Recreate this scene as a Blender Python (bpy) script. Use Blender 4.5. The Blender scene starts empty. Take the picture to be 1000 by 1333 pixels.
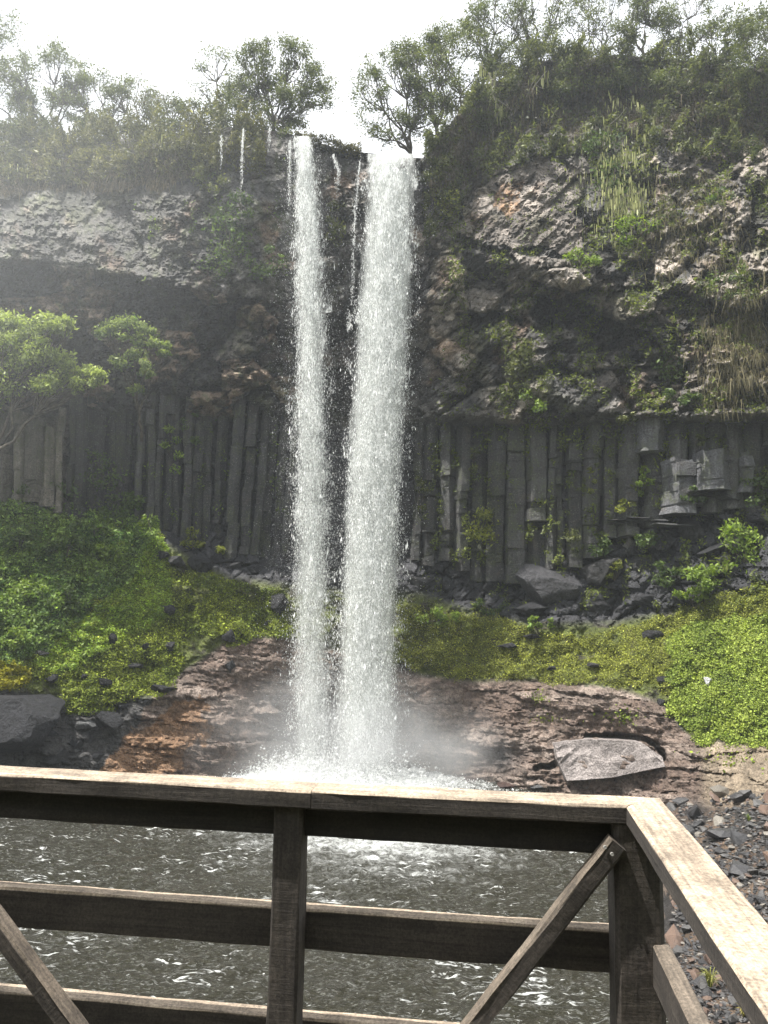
import bpy, bmesh, math
import numpy as np
from mathutils import Vector, Matrix

# ------------------------------------------------------------------ camera
SC = bpy.context.scene
COL = SC.collection
F_PX, PITCH, ROLL = 1003.0, math.radians(6.5), math.radians(1.2)
EYE = np.array([0.0, 0.0, 8.1])
_r0 = np.array([1.0, 0, 0]); FWD = np.array([0, math.cos(PITCH), math.sin(PITCH)])
_u0 = np.array([0, -math.sin(PITCH), math.cos(PITCH)])
UP = _u0 * math.cos(ROLL) - _r0 * math.sin(ROLL)
RIGHT = _r0 * math.cos(ROLL) + _u0 * math.sin(ROLL)
cam_d = bpy.data.cameras.new('camera'); cam = bpy.data.objects.new('camera', cam_d); COL.objects.link(cam)
cam_d.sensor_fit = 'HORIZONTAL'; cam_d.sensor_width = 36.0; cam_d.lens = 36.0 * F_PX / 1000.0
cam_d.clip_start = 0.05; cam_d.clip_end = 3000
cam.matrix_world = Matrix(((RIGHT[0], UP[0], -FWD[0], EYE[0]), (RIGHT[1], UP[1], -FWD[1], EYE[1]),
                           (RIGHT[2], UP[2], -FWD[2], EYE[2]), (0, 0, 0, 1)))
SC.camera = cam

# ------------------------------------------------------------------ sky, sun, exposure
SUN_DIR = Vector((-0.36, -0.085, 0.93)).normalized()      # towards the sun: high, from the left
SUN_EL = math.asin(SUN_DIR.z); SUN_AZ = math.atan2(SUN_DIR.x, SUN_DIR.y)
W = bpy.data.worlds.new('World'); SC.world = W; W.use_nodes = True
nt = W.node_tree; nt.nodes.clear()
sky = nt.nodes.new('ShaderNodeTexSky'); sky.sky_type = 'NISHITA'; sky.sun_disc = False
sky.sun_elevation = SUN_EL; sky.sun_rotation = SUN_AZ; sky.altitude = 2000; sky.dust_density = 3.0
tc = nt.nodes.new('ShaderNodeTexCoord')
nz = nt.nodes.new('ShaderNodeTexNoise'); nz.inputs['Scale'].default_value = 2.2; nz.inputs['Detail'].default_value = 6
rp = nt.nodes.new('ShaderNodeMapRange'); rp.inputs[1].default_value = 0.3; rp.inputs[2].default_value = 0.6
rp.inputs[3].default_value = 0.72; rp.inputs[4].default_value = 0.95
mx = nt.nodes.new('ShaderNodeMixRGB'); mx.inputs[2].default_value = (9.6, 9.8, 10.1, 1)      # bright white cloud
bg = nt.nodes.new('ShaderNodeBackground'); bg.inputs['Strength'].default_value = 0.084
ow = nt.nodes.new('ShaderNodeOutputWorld')
nt.links.new(tc.outputs['Generated'], nz.inputs['Vector']); nt.links.new(nz.outputs['Fac'], rp.inputs[0])
nt.links.new(rp.outputs[0], mx.inputs[0]); nt.links.new(sky.outputs[0], mx.inputs[1])
nt.links.new(mx.outputs[0], bg.inputs[0]); nt.links.new(bg.outputs[0], ow.inputs[0])
sun_d = bpy.data.lights.new('sun', 'SUN'); sun_d.energy = 4.9; sun_d.angle = math.radians(0.5); sun_d.color = (1.0, 0.965, 0.91)
sun = bpy.data.objects.new('sun', sun_d); COL.objects.link(sun)
sun.rotation_euler = SUN_DIR.to_track_quat('Z', 'Y').to_euler()
SC.view_settings.view_transform = 'Standard'; SC.view_settings.look = 'None'
SC.view_settings.exposure = 1.05; SC.view_settings.gamma = 1.0; SC.view_settings.use_curve_mapping = False
cy = SC.cycles
cy.max_bounces = 6; cy.diffuse_bounces = 3; cy.glossy_bounces = 2; cy.transmission_bounces = 3; cy.volume_bounces = 1
cy.transparent_max_bounces = 12; cy.use_denoising = True; cy.sample_clamp_indirect = 6.0
cy.use_adaptive_sampling = True; cy.adaptive_threshold = 0.015
cy.caustics_reflective = False; cy.caustics_refractive = False

# ------------------------------------------------------------------ numeric helpers
RNG = np.random.default_rng(7)
def ray(px, py):
    px = np.asarray(px, float); py = np.asarray(py, float)
    return FWD + ((px - 500) / F_PX)[..., None] * RIGHT - ((py - 666.5) / F_PX)[..., None] * UP
def at(px, py, Y):
    d = ray(px, py); return EYE + d * (np.asarray(Y, float) / d[..., 1])[..., None]
def y_on_z(px, py, z):
    d = ray(px, py); return (z - EYE[2]) / d[..., 2] * d[..., 1]
def hsh(ix, iy, s):
    x = (ix.astype(np.int64) * 374761393 + iy.astype(np.int64) * 668265263 + s * 2147483647 * 31) & 0xFFFFFFFF
    x = ((x ^ (x >> 13)) * 1274126177) & 0xFFFFFFFF
    x = ((x ^ (x >> 15)) * 2246822519) & 0xFFFFFFFF
    return ((x ^ (x >> 16)) & 0xFFFFFF) / float(0xFFFFFF)
def pnoise(x, y, s=0):
    ix = np.floor(x); iy = np.floor(y); fx = x - ix; fy = y - iy
    u = fx * fx * fx * (fx * (fx * 6 - 15) + 10); v = fy * fy * fy * (fy * (fy * 6 - 15) + 10)
    def g(ox, oy):
        a = hsh(ix + ox, iy + oy, s) * 2 * np.pi
        return np.cos(a) * (fx - ox) + np.sin(a) * (fy - oy)
    return ((g(0, 0) * (1 - u) + g(1, 0) * u) * (1 - v) + (g(0, 1) * (1 - u) + g(1, 1) * u) * v) * 1.4
def fbm(x, y, s=0, o=4, gain=0.5):
    t = 0; a = 1.0; n = 0
    for k in range(o):
        t = t + a * pnoise(x, y, s + k * 17); n += a; a *= gain; x = x * 2.03 + 5.1; y = y * 2.03 - 3.7
    return t / n
def cells(x, y, sx, sy, ang=0.0, s=0, jit=0.9):
    """fractured-rock cells: height step + tilted facet - crack; returns (relief about -1..1, edge distance, random id)"""
    c, sn = math.cos(ang), math.sin(ang)
    u = (x * c + y * sn) / sx; v = (-x * sn + y * c) / sy
    iu = np.floor(u); iv = np.floor(v)
    d1 = np.full(u.shape, 9.0); d2 = np.full(u.shape, 9.0); bx = np.zeros(u.shape); by = np.zeros(u.shape); cu = np.zeros(u.shape); cv = np.zeros(u.shape)
    for ox in (-1, 0, 1):
        for oy in (-1, 0, 1):
            jx = iu + ox + 0.5 + (hsh(iu + ox, iv + oy, s) - .5) * jit; jy = iv + oy + 0.5 + (hsh(iu + ox, iv + oy, s + 5) - .5) * jit
            d = np.hypot(u - jx, v - jy)
            m = d < d1
            d2 = np.where(m, d1, np.minimum(d2, d)); d1 = np.where(m, d, d1)
            bx = np.where(m, u - jx, bx); by = np.where(m, v - jy, by); cu = np.where(m, iu + ox, cu); cv = np.where(m, iv + oy, cv)
    r1 = hsh(cu, cv, s + 11); r2 = hsh(cu, cv, s + 12) - .5; r3 = hsh(cu, cv, s + 13) - .5
    e = d2 - d1
    return (r1 - .5) * 1.3 + r2 * bx * 1.6 + r3 * by * 1.6 - 0.6 * np.exp(-e * 9), e, r1
def sstep(a, b, x):
    t = np.clip((x - a) / (b - a), 0, 1); return t * t * (3 - 2 * t)
def inpoly(px, py, poly):
    px = np.asarray(px, float); py = np.asarray(py, float); r = np.zeros(px.shape, bool)
    n = len(poly); j = n - 1
    for i in range(n):
        xi, yi = poly[i]; xj, yj = poly[j]
        c = ((yi > py) != (yj > py)) & (px < (xj - xi) * (py - yi) / (yj - yi + 1e-9) + xi)
        r ^= c; j = i
    return r
def wpoly(px, py, poly, w=9, s=3):
    wx = w * fbm(px / 22, py / 22, s, 3); wy = w * fbm(px / 22, py / 22, s + 50, 3)
    return inpoly(px + wx * 1.6, py + wy * 1.6, poly).astype(float)

# ------------------------------------------------------------------ object helpers
def tag(o, label=None, cat=None, group=None, kind=None):
    if label: o['label'] = label
    if cat: o['category'] = cat
    if group: o['group'] = group
    if kind: o['kind'] = kind
    return o
def thing(name, label, cat, loc=(0, 0, 0), group=None):
    o = bpy.data.objects.new(name, None); COL.objects.link(o); o.location = loc; o.empty_display_size = .2
    return tag(o, label, cat, group)
def mesh_np(name, V, Fc, mat, parent=None, col=None, smooth=False, extra=None, off=None):
    """V (n,3), Fc (m,k) -> one mesh object"""
    V = np.asarray(V, np.float32); Fc = np.asarray(Fc, np.int32); k = Fc.shape[1]; m = len(Fc)
    if off is not None: V = V - np.asarray(off, np.float32)
    me = bpy.data.meshes.new(name); me.vertices.add(len(V)); me.vertices.foreach_set('co', V.ravel())
    me.loops.add(m * k); me.loops.foreach_set('vertex_index', Fc.ravel())
    me.polygons.add(m); me.polygons.foreach_set('loop_start', np.arange(0, m * k, k, dtype=np.int32))
    me.polygons.foreach_set('loop_total', np.full(m, k, np.int32))
    me.polygons.foreach_set('use_smooth', np.full(m, smooth))
    if col is not None:
        a = me.attributes.new('Col', 'FLOAT_COLOR', 'POINT'); c = np.ones((len(V), 4), np.float32); c[:, :3] = col; a.data.foreach_set('color', c.ravel())
    for nm, arr in (extra or {}).items():
        a = me.attributes.new(nm, 'FLOAT', 'POINT'); a.data.foreach_set('value', np.asarray(arr, np.float32).ravel())
    me.update(calc_edges=True); me.validate()
    if mat: me.materials.append(mat)
    o = bpy.data.objects.new(name, me); COL.objects.link(o)
    if parent is not None: o.parent = parent
    return o
def norm(v): return v / (np.linalg.norm(v, axis=-1, keepdims=True) + 1e-9)
def leaf_mesh(P, L, Wd, up=0.5, rng=RNG, face=(0, -0.35, 1.0), droop=0.0):
    n = len(P); N = norm(norm(rng.normal(size=(n, 3))) + up * np.asarray(face))
    a = norm(np.cross(N, norm(rng.normal(size=(n, 3))))); 
    if droop: a = norm(a + np.array([0, 0, -droop])); 
    b = norm(np.cross(N, a))
    L = np.broadcast_to(L, n)[:, None]; Wd = np.broadcast_to(Wd, n)[:, None]
    V = np.stack([P - a * L, P + b * Wd - a * L * .15, P + a * L, P - b * Wd - a * L * .15], 1).reshape(-1, 3)
    return V, np.arange(n * 4).reshape(n, 4)
def leaf_cols(n, c1, c2, var=0.3, rng=RNG, t=None):
    t = rng.random(n) if t is None else t
    c = np.asarray(c1) * (1 - t[:, None]) + np.asarray(c2) * t[:, None]
    c = c * np.exp(rng.normal(0, var, (n, 1)))
    return np.repeat(np.clip(c, 0.004, .8), 4, 0)
def tubes(lines, sides=5):
    """lines: list of (pts (n,3), radii (n,))"""
    VV, FF = [], []; base = 0
    ang = np.arange(sides) / sides * 2 * np.pi
    for P, R in lines:
        P = np.asarray(P, float); R = np.asarray(R, float); n = len(P)
        T = norm(np.gradient(P, axis=0)); ref = np.where(np.abs(T[:, 2:3]) > .9, np.array([[1., 0, 0]]), np.array([[0., 0, 1]]))
        A = norm(np.cross(T, ref)); B = np.cross(T, A)
        ring = P[:, None] + R[:, None, None] * (np.cos(ang)[None, :, None] * A[:, None] + np.sin(ang)[None, :, None] * B[:, None])
        VV.append(ring.reshape(-1, 3))
        i = np.arange(n - 1)[:, None] * sides; j = np.arange(sides)[None, :]; k = (j + 1) % sides
        FF.append(np.stack([i + j, i + k, i + sides + k, i + sides + j], -1).reshape(-1, 4) + base); base += n * sides
    return np.concatenate(VV), np.concatenate(FF)

# ------------------------------------------------------------------ materials
def newmat(name):
    m = bpy.data.materials.new(name); m.use_nodes = True; t = m.node_tree; t.nodes.clear()
    o = t.nodes.new('ShaderNodeOutputMaterial'); return m, t, o
def node(t, typ, **kw):
    n = t.nodes.new(typ)
    for k, v in kw.items():
        if k in n.inputs: n.inputs[k].default_value = v
        else: setattr(n, k, v)
    return n
def rock_mat(name, rough=0.55, bump=0.35, sc=1.0, spec=0.5, base=None, vlo=.55, vhi=1.45):
    m, t, o = newmat(name); b = node(t, 'ShaderNodeBsdfPrincipled'); L = t.links.new
    co = node(t, 'ShaderNodeTexCoord')
    n1 = node(t, 'ShaderNodeTexNoise', Scale=3.0 * sc, Detail=8.0, Roughness=.65); n2 = node(t, 'ShaderNodeTexNoise', Scale=14.0 * sc, Detail=6.0, Roughness=.7)
    L(co.outputs['Object'], n1.inputs['Vector']); L(co.outputs['Object'], n2.inputs['Vector'])
    if base is None:
        at_ = node(t, 'ShaderNodeAttribute', attribute_name='Col'); src = at_.outputs['Color']
    else:
        rg = node(t, 'ShaderNodeRGB'); rg.outputs[0].default_value = (*base, 1); src = rg.outputs[0]
    mr = node(t, 'ShaderNodeMapRange'); mr.inputs[1].default_value = .32; mr.inputs[2].default_value = .68; mr.inputs[3].default_value = vlo; mr.inputs[4].default_value = vhi
    L(n2.outputs['Fac'], mr.inputs[0])
    mul = node(t, 'ShaderNodeVectorMath', operation='SCALE'); L(src, mul.inputs[0]); L(mr.outputs[0], mul.inputs['Scale'])
    mr2 = node(t, 'ShaderNodeMapRange'); mr2.inputs[1].default_value = .35; mr2.inputs[2].default_value = .65; mr2.inputs[3].default_value = .7; mr2.inputs[4].default_value = 1.3
    L(n1.outputs['Fac'], mr2.inputs[0]); mul2 = node(t, 'ShaderNodeVectorMath', operation='SCALE'); L(mul.outputs[0], mul2.inputs[0]); L(mr2.outputs[0], mul2.inputs['Scale'])
    L(mul2.outputs[0], b.inputs['Base Color'])
    rr = node(t, 'ShaderNodeMapRange'); rr.inputs[3].default_value = rough - .18; rr.inputs[4].default_value = rough + .22; L(n1.outputs['Fac'], rr.inputs[0]); L(rr.outputs[0], b.inputs['Roughness'])
    b.inputs['Specular IOR Level'].default_value = spec
    bm1 = node(t, 'ShaderNodeBump', Strength=bump, Distance=.12); L(n2.outputs['Fac'], bm1.inputs['Height'])
    bm2 = node(t, 'ShaderNodeBump', Strength=bump, Distance=.4); L(n1.outputs['Fac'], bm2.inputs['Height']); L(bm1.outputs[0], bm2.inputs['Normal']); L(bm2.outputs[0], b.inputs['Normal'])
    L(b.outputs[0], o.inputs[0]); return m
def leaf_mat(name, trans=0.35, rough=.55, spec=.3):
    m, t, o = newmat(name); L = t.links.new
    a = node(t, 'ShaderNodeAttribute', attribute_name='Col'); b = node(t, 'ShaderNodeBsdfPrincipled', Roughness=rough); b.inputs['Specular IOR Level'].default_value = spec
    tr = node(t, 'ShaderNodeBsdfTranslucent'); mixs = node(t, 'ShaderNodeMixShader'); mixs.inputs[0].default_value = trans
    hs = node(t, 'ShaderNodeHueSaturation', Saturation=1.15, Value=1.5)
    L(a.outputs['Color'], b.inputs['Base Color']); L(a.outputs['Color'], hs.inputs['Color']); L(hs.outputs[0], tr.inputs['Color'])
    L(b.outputs[0], mixs.inputs[1]); L(tr.outputs[0], mixs.inputs[2]); L(mixs.outputs[0], o.inputs[0]); return m
M_ROCK = rock_mat('rock', .6, .7, 1.2, .3, vlo=.4, vhi=1.65)
def column_mat():
    m, t, o = newmat('basalt'); b = node(t, 'ShaderNodeBsdfPrincipled'); L = t.links.new; co = node(t, 'ShaderNodeTexCoord'); a = node(t, 'ShaderNodeAttribute', attribute_name='Col')
    mp = node(t, 'ShaderNodeMapping'); mp.inputs['Scale'].default_value = (5.0, 5.0, .5); L(co.outputs['Object'], mp.inputs[0])
    st = node(t, 'ShaderNodeTexNoise', Scale=1.0, Detail=7.0, Roughness=.7); L(mp.outputs[0], st.inputs['Vector'])
    fi = node(t, 'ShaderNodeTexNoise', Scale=11.0, Detail=8.0, Roughness=.75); bg_ = node(t, 'ShaderNodeTexNoise', Scale=1.3, Detail=5.0); sp = node(t, 'ShaderNodeTexNoise', Scale=16.0, Detail=3.0)
    for n in (fi, bg_, sp): L(co.outputs['Object'], n.inputs['Vector'])
    def ramp(src, a0, a1, b0, b1):
        r = node(t, 'ShaderNodeMapRange'); r.inputs[1].default_value = a0; r.inputs[2].default_value = a1; r.inputs[3].default_value = b0; r.inputs[4].default_value = b1; L(src, r.inputs[0]); return r.outputs[0]
    def scale(c, f): s_ = node(t, 'ShaderNodeVectorMath', operation='SCALE'); L(c, s_.inputs[0]); L(f, s_.inputs['Scale']); return s_.outputs[0]
    def mixc(c, rgb, f): q = node(t, 'ShaderNodeMixRGB'); q.inputs[2].default_value = (*rgb, 1); L(f, q.inputs[0]); L(c, q.inputs[1]); return q.outputs[0]
    c = scale(scale(a.outputs['Color'], ramp(st.outputs['Fac'], .34, .66, .6, 1.4)), ramp(fi.outputs['Fac'], .35, .65, .4, 1.7))
    c = mixc(c, (.13, .10, .07), ramp(bg_.outputs['Fac'], .6, .75, 0, .4)); mulm = node(t, 'ShaderNodeMath', operation='MULTIPLY'); L(ramp(bg_.outputs['Fac'], .53, .40, 0, 1), mulm.inputs[0]); L(ramp(fi.outputs['Fac'], .46, .56, 0, .8), mulm.inputs[1])
    c = mixc(c, (.07, .085, .025), mulm.outputs[0]); c = mixc(c, (.32, .32, .28), ramp(sp.outputs['Fac'], .62, .7, 0, .6)); L(c, b.inputs['Base Color'])
    L(ramp(st.outputs['Fac'], .3, .7, .35, .7), b.inputs['Roughness']); b.inputs['Specular IOR Level'].default_value = .45
    b1 = node(t, 'ShaderNodeBump', Strength=.9, Distance=.14); L(fi.outputs['Fac'], b1.inputs['Height']); b2 = node(t, 'ShaderNodeBump', Strength=.4, Distance=.3); L(bg_.outputs['Fac'], b2.inputs['Height']); L(b1.outputs[0], b2.inputs['Normal']); L(b2.outputs[0], b.inputs['Normal'])
    L(b.outputs[0], o.inputs[0]); return m
M_COLUMN = column_mat()
M_WET = rock_mat('wet_dark_rock', .62, .8, 1.6, .3, vlo=.45, vhi=1.6)
M_STONE = rock_mat('rubble_stone', .42, .35, 5.0, .8)
M_LEAF = leaf_mat('leaf'); M_MOSS = leaf_mat('moss_leaf', .25, .7, .2); M_DRY = leaf_mat('dry_grass', .3, .8, .1)
def bark_mat():
    m, t, o = newmat('bark'); L = t.links.new; b = node(t, 'ShaderNodeBsdfPrincipled', Roughness=.9); co = node(t, 'ShaderNodeTexCoord')
    n = node(t, 'ShaderNodeTexNoise', Scale=6.0, Detail=6.0); L(co.outputs['Object'], n.inputs['Vector'])
    cr = node(t, 'ShaderNodeValToRGB'); cr.color_ramp.elements[0].position = .35; cr.color_ramp.elements[0].color = (.035, .028, .02, 1)
    cr.color_ramp.elements[1].position = .7; cr.color_ramp.elements[1].color = (.14, .12, .09, 1); L(n.outputs['Fac'], cr.inputs[0]); L(cr.outputs[0], b.inputs['Base Color'])
    bm = node(t, 'ShaderNodeBump', Strength=.6, Distance=.05); L(n.outputs['Fac'], bm.inputs['Height']); L(bm.outputs[0], b.inputs['Normal']); L(b.outputs[0], o.inputs[0]); return m
M_BARK = bark_mat()
def spray_mat():
    m, t, o = newmat('white_water'); L = t.links.new
    d = node(t, 'ShaderNodeBsdfDiffuse'); d.inputs[0].default_value = (.93, .94, .93, 1)
    tr = node(t, 'ShaderNodeBsdfTranslucent'); tr.inputs[0].default_value = (.93, .94, .93, 1)
    x = node(t, 'ShaderNodeMixShader'); x.inputs[0].default_value = .5; L(d.outputs[0], x.inputs[1]); L(tr.outputs[0], x.inputs[2]); L(x.outputs[0], o.inputs[0]); return m
M_SPRAY = spray_mat()
def curtain_mat():
    m, t, o = newmat('water_curtain'); L = t.links.new
    at_ = node(t, 'ShaderNodeAttribute', attribute_name='dens'); co = node(t, 'ShaderNodeTexCoord')
    mp = node(t, 'ShaderNodeMapping'); mp.inputs['Scale'].default_value = (4.5, 4.5, .62); L(co.outputs['Object'], mp.inputs[0])
    n = node(t, 'ShaderNodeTexNoise', Scale=1.3, Detail=9.0, Roughness=.72); L(mp.outputs[0], n.inputs['Vector'])
    ad = node(t, 'ShaderNodeMath', operation='ADD'); L(n.outputs['Fac'], ad.inputs[0]); L(at_.outputs['Fac'], ad.inputs[1])
    mr = node(t, 'ShaderNodeMapRange'); mr.inputs[1].default_value = .72; mr.inputs[2].default_value = 1.3; mr.inputs[4].default_value = .85; L(ad.outputs[0], mr.inputs[0])
    d = node(t, 'ShaderNodeBsdfDiffuse'); d.inputs[0].default_value = (.84, .86, .84, 1)
    tr = node(t, 'ShaderNodeBsdfTranslucent'); tr.inputs[0].default_value = (.84, .86, .82, 1)
    x = node(t, 'ShaderNodeMixShader'); x.inputs[0].default_value = .5; L(d.outputs[0], x.inputs[1]); L(tr.outputs[0], x.inputs[2])
    tp = node(t, 'ShaderNodeBsdfTransparent'); y = node(t, 'ShaderNodeMixShader'); L(mr.outputs[0], y.inputs[0]); L(tp.outputs[0], y.inputs[1]); L(x.outputs[0], y.inputs[2])
    L(y.outputs[0], o.inputs[0]); return m
M_CURTAIN = curtain_mat()
def water_mat():
    m, t, o = newmat('pool_water'); L = t.links.new
    b = node(t, 'ShaderNodeBsdfPrincipled', Roughness=.09, IOR=1.33); co = node(t, 'ShaderNodeTexCoord')
    at_ = node(t, 'ShaderNodeAttribute', attribute_name='foam')
    n = node(t, 'ShaderNodeTexNoise', Scale=3.0, Detail=8.0, Roughness=.7, Distortion=1.2); L(co.outputs['Object'], n.inputs['Vector'])
    ad = node(t, 'ShaderNodeMath', operation='ADD'); L(n.outputs['Fac'], ad.inputs[0]); L(at_.outputs['Fac'], ad.inputs[1])
    mr = node(t, 'ShaderNodeMapRange'); mr.inputs[1].default_value = .56; mr.inputs[2].default_value = 1.02; L(ad.outputs[0], mr.inputs[0]); pw = node(t, 'ShaderNodeMath', operation='POWER'); pw.inputs[1].default_value = 2.2; L(mr.outputs[0], pw.inputs[0]); mr = pw
    mpf = node(t, 'ShaderNodeMapping'); mpf.inputs['Scale'].default_value = (2.2, 5.5, 1.0); L(co.outputs['Object'], mpf.inputs[0])
    nf = node(t, 'ShaderNodeTexNoise', Scale=1.0, Detail=4.0, Roughness=.62, Distortion=1.0); L(mpf.outputs[0], nf.inputs['Vector']); npz = node(t, 'ShaderNodeTexNoise', Scale=.32, Detail=3.0); L(co.outputs['Object'], npz.inputs['Vector'])
    pz = node(t, 'ShaderNodeMapRange'); pz.inputs[1].default_value = .4; pz.inputs[2].default_value = .62; pz.inputs[3].default_value = -.06; pz.inputs[4].default_value = .07; L(npz.outputs['Fac'], pz.inputs[0]); af = node(t, 'ShaderNodeMath', operation='ADD'); L(nf.outputs['Fac'], af.inputs[0]); L(pz.outputs[0], af.inputs[1])
    fk = node(t, 'ShaderNodeMapRange'); fk.inputs[1].default_value = .625; fk.inputs[2].default_value = .72; L(af.outputs[0], fk.inputs[0]); mxx = node(t, 'ShaderNodeMath', operation='MAXIMUM'); L(fk.outputs[0], mxx.inputs[0]); L(mr.outputs[0], mxx.inputs[1]); mr = mxx  # white flecks: crest foam together with painted glints
    mpg = node(t, 'ShaderNodeMapping'); mpg.inputs['Scale'].default_value = (5.0, 13.0, 1.0); L(co.outputs['Object'], mpg.inputs[0]); ng = node(t, 'ShaderNodeTexNoise', Scale=1.0, Detail=4.0, Roughness=.6, Distortion=1.4); L(mpg.outputs[0], ng.inputs['Vector'])
    gk = node(t, 'ShaderNodeMapRange'); gk.inputs[1].default_value = .54; gk.inputs[2].default_value = .74; gk.inputs[4].default_value = .26; L(ng.outputs['Fac'], gk.inputs[0]); mx3 = node(t, 'ShaderNodeMath', operation='MAXIMUM'); L(gk.outputs[0], mx3.inputs[0]); L(mr.outputs[0], mx3.inputs[1]); mr = mx3  # finer ripple glints painted as pale flecks in the base colour
    mc = node(t, 'ShaderNodeMixRGB'); mc.inputs[1].default_value = (.034, .032, .0215, 1); mc.inputs[2].default_value = (.78, .8, .78, 1); L(mr.outputs[0], mc.inputs[0]); L(mc.outputs[0], b.inputs['Base Color'])
    rr = node(t, 'ShaderNodeMapRange'); rr.inputs[3].default_value = .07; rr.inputs[4].default_value = .7; L(mr.outputs[0], rr.inputs[0]); L(rr.outputs[0], b.inputs['Roughness'])
    mp = node(t, 'ShaderNodeMapping'); mp.inputs['Scale'].default_value = (1.0, 1.5, 1.0); L(co.outputs['Object'], mp.inputs[0])
    n2 = node(t, 'ShaderNodeTexNoise', Scale=4.5, Detail=5.0, Roughness=.6, Distortion=.8); L(mp.outputs[0], n2.inputs['Vector'])
    n3 = node(t, 'ShaderNodeTexNoise', Scale=15.0, Detail=3.0, Roughness=.6, Distortion=1.5); L(mp.outputs[0], n3.inputs['Vector'])
    bm = node(t, 'ShaderNodeBump', Strength=1.0, Distance=.34); L(n2.outputs['Fac'], bm.inputs['Height']); bm3 = node(t, 'ShaderNodeBump', Strength=.6, Distance=.05); L(n3.outputs['Fac'], bm3.inputs['Height']); L(bm.outputs[0], bm3.inputs['Normal']); L(bm3.outputs[0], b.inputs['Normal'])
    L(b.outputs[0], o.inputs[0]); return m
M_WATER = water_mat()
def wood_mat(ca=(.02, .0165, .0135), cb=(.060, .050, .041)):
    m, t, o = newmat('weathered_wood'); L = t.links.new; b = node(t, 'ShaderNodeBsdfPrincipled', Roughness=.8); co = node(t, 'ShaderNodeTexCoord'); oi = node(t, 'ShaderNodeObjectInfo')
    ofs = node(t, 'ShaderNodeVectorMath', operation='ADD'); sc_ = node(t, 'ShaderNodeVectorMath', operation='SCALE'); sc_.inputs['Scale'].default_value = 13.0
    cx = node(t, 'ShaderNodeCombineXYZ'); L(oi.outputs['Random'], cx.inputs[0]); L(oi.outputs['Random'], cx.inputs[1]); L(cx.outputs[0], sc_.inputs[0]); L(sc_.outputs[0], ofs.inputs[1]); L(co.outputs['Object'], ofs.inputs[0])
    mp = node(t, 'ShaderNodeMapping'); mp.inputs['Scale'].default_value = (3.0, 60.0, 60.0); L(ofs.outputs[0], mp.inputs[0])
    g = node(t, 'ShaderNodeTexNoise', Scale=1.0, Detail=6.0, Roughness=.65, Distortion=.6); L(mp.outputs[0], g.inputs['Vector'])
    mp2 = node(t, 'ShaderNodeMapping'); mp2.inputs['Scale'].default_value = (160.0, 10.0, 10.0); mp2.inputs['Rotation'].default_value = (0, 0.25, .3); L(ofs.outputs[0], mp2.inputs[0])
    saw = node(t, 'ShaderNodeTexNoise', Scale=1.0, Detail=3.0); L(mp2.outputs[0], saw.inputs['Vector'])
    big = node(t, 'ShaderNodeTexNoise', Scale=9.0, Detail=6.0, Roughness=.7); L(ofs.outputs[0], big.inputs['Vector'])
    fl = node(t, 'ShaderNodeTexNoise', Scale=120.0, Detail=4.0, Roughness=.8); L(ofs.outputs[0], fl.inputs['Vector'])
    cr = node(t, 'ShaderNodeValToRGB'); e = cr.color_ramp.elements; e[0].position = .3; e[0].color = (*ca, 1); e[1].position = .72; e[1].color = (*cb, 1)
    L(g.outputs['Fac'], cr.inputs[0])
    mr = node(t, 'ShaderNodeMapRange'); mr.inputs[1].default_value = .3; mr.inputs[2].default_value = .7; mr.inputs[3].default_value = .55; mr.inputs[4].default_value = 1.4; L(big.outputs['Fac'], mr.inputs[0])
    mr3 = node(t, 'ShaderNodeMapRange'); mr3.inputs[1].default_value = .35; mr3.inputs[2].default_value = .65; mr3.inputs[3].default_value = .55; mr3.inputs[4].default_value = 1.5; L(fl.outputs['Fac'], mr3.inputs[0])
    s1 = node(t, 'ShaderNodeVectorMath', operation='SCALE'); L(cr.outputs[0], s1.inputs[0]); L(mr.outputs[0], s1.inputs['Scale'])
    s2 = node(t, 'ShaderNodeVectorMath', operation='SCALE'); L(s1.outputs[0], s2.inputs[0]); L(mr3.outputs[0], s2.inputs['Scale'])
    # upper faces weathered and painted as sunlit: the "bleach" vertex attribute marks them
    at_ = node(t, 'ShaderNodeAttribute', attribute_name='lit_bleach'); mb = node(t, 'ShaderNodeMixRGB', blend_type='MULTIPLY'); mb.inputs[2].default_value = (7.3, 7.0, 6.3, 1)
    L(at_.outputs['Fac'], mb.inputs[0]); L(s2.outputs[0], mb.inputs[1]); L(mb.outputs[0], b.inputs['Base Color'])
    b1 = node(t, 'ShaderNodeBump', Strength=.5, Distance=.004); L(g.outputs['Fac'], b1.inputs['Height'])
    b2 = node(t, 'ShaderNodeBump', Strength=.35, Distance=.003); L(saw.outputs['Fac'], b2.inputs['Height']); L(b1.outputs[0], b2.inputs['Normal'])
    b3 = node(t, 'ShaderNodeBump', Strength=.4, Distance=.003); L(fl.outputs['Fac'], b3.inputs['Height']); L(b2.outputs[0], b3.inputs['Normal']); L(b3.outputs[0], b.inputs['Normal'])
    L(b.outputs[0], o.inputs[0]); return m
M_WOOD = wood_mat(); M_WOOD_SHADED = wood_mat((.009, .008, .007), (.028, .023, .019))  # darker copy: the top rail's shade put into the support rail colour

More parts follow.
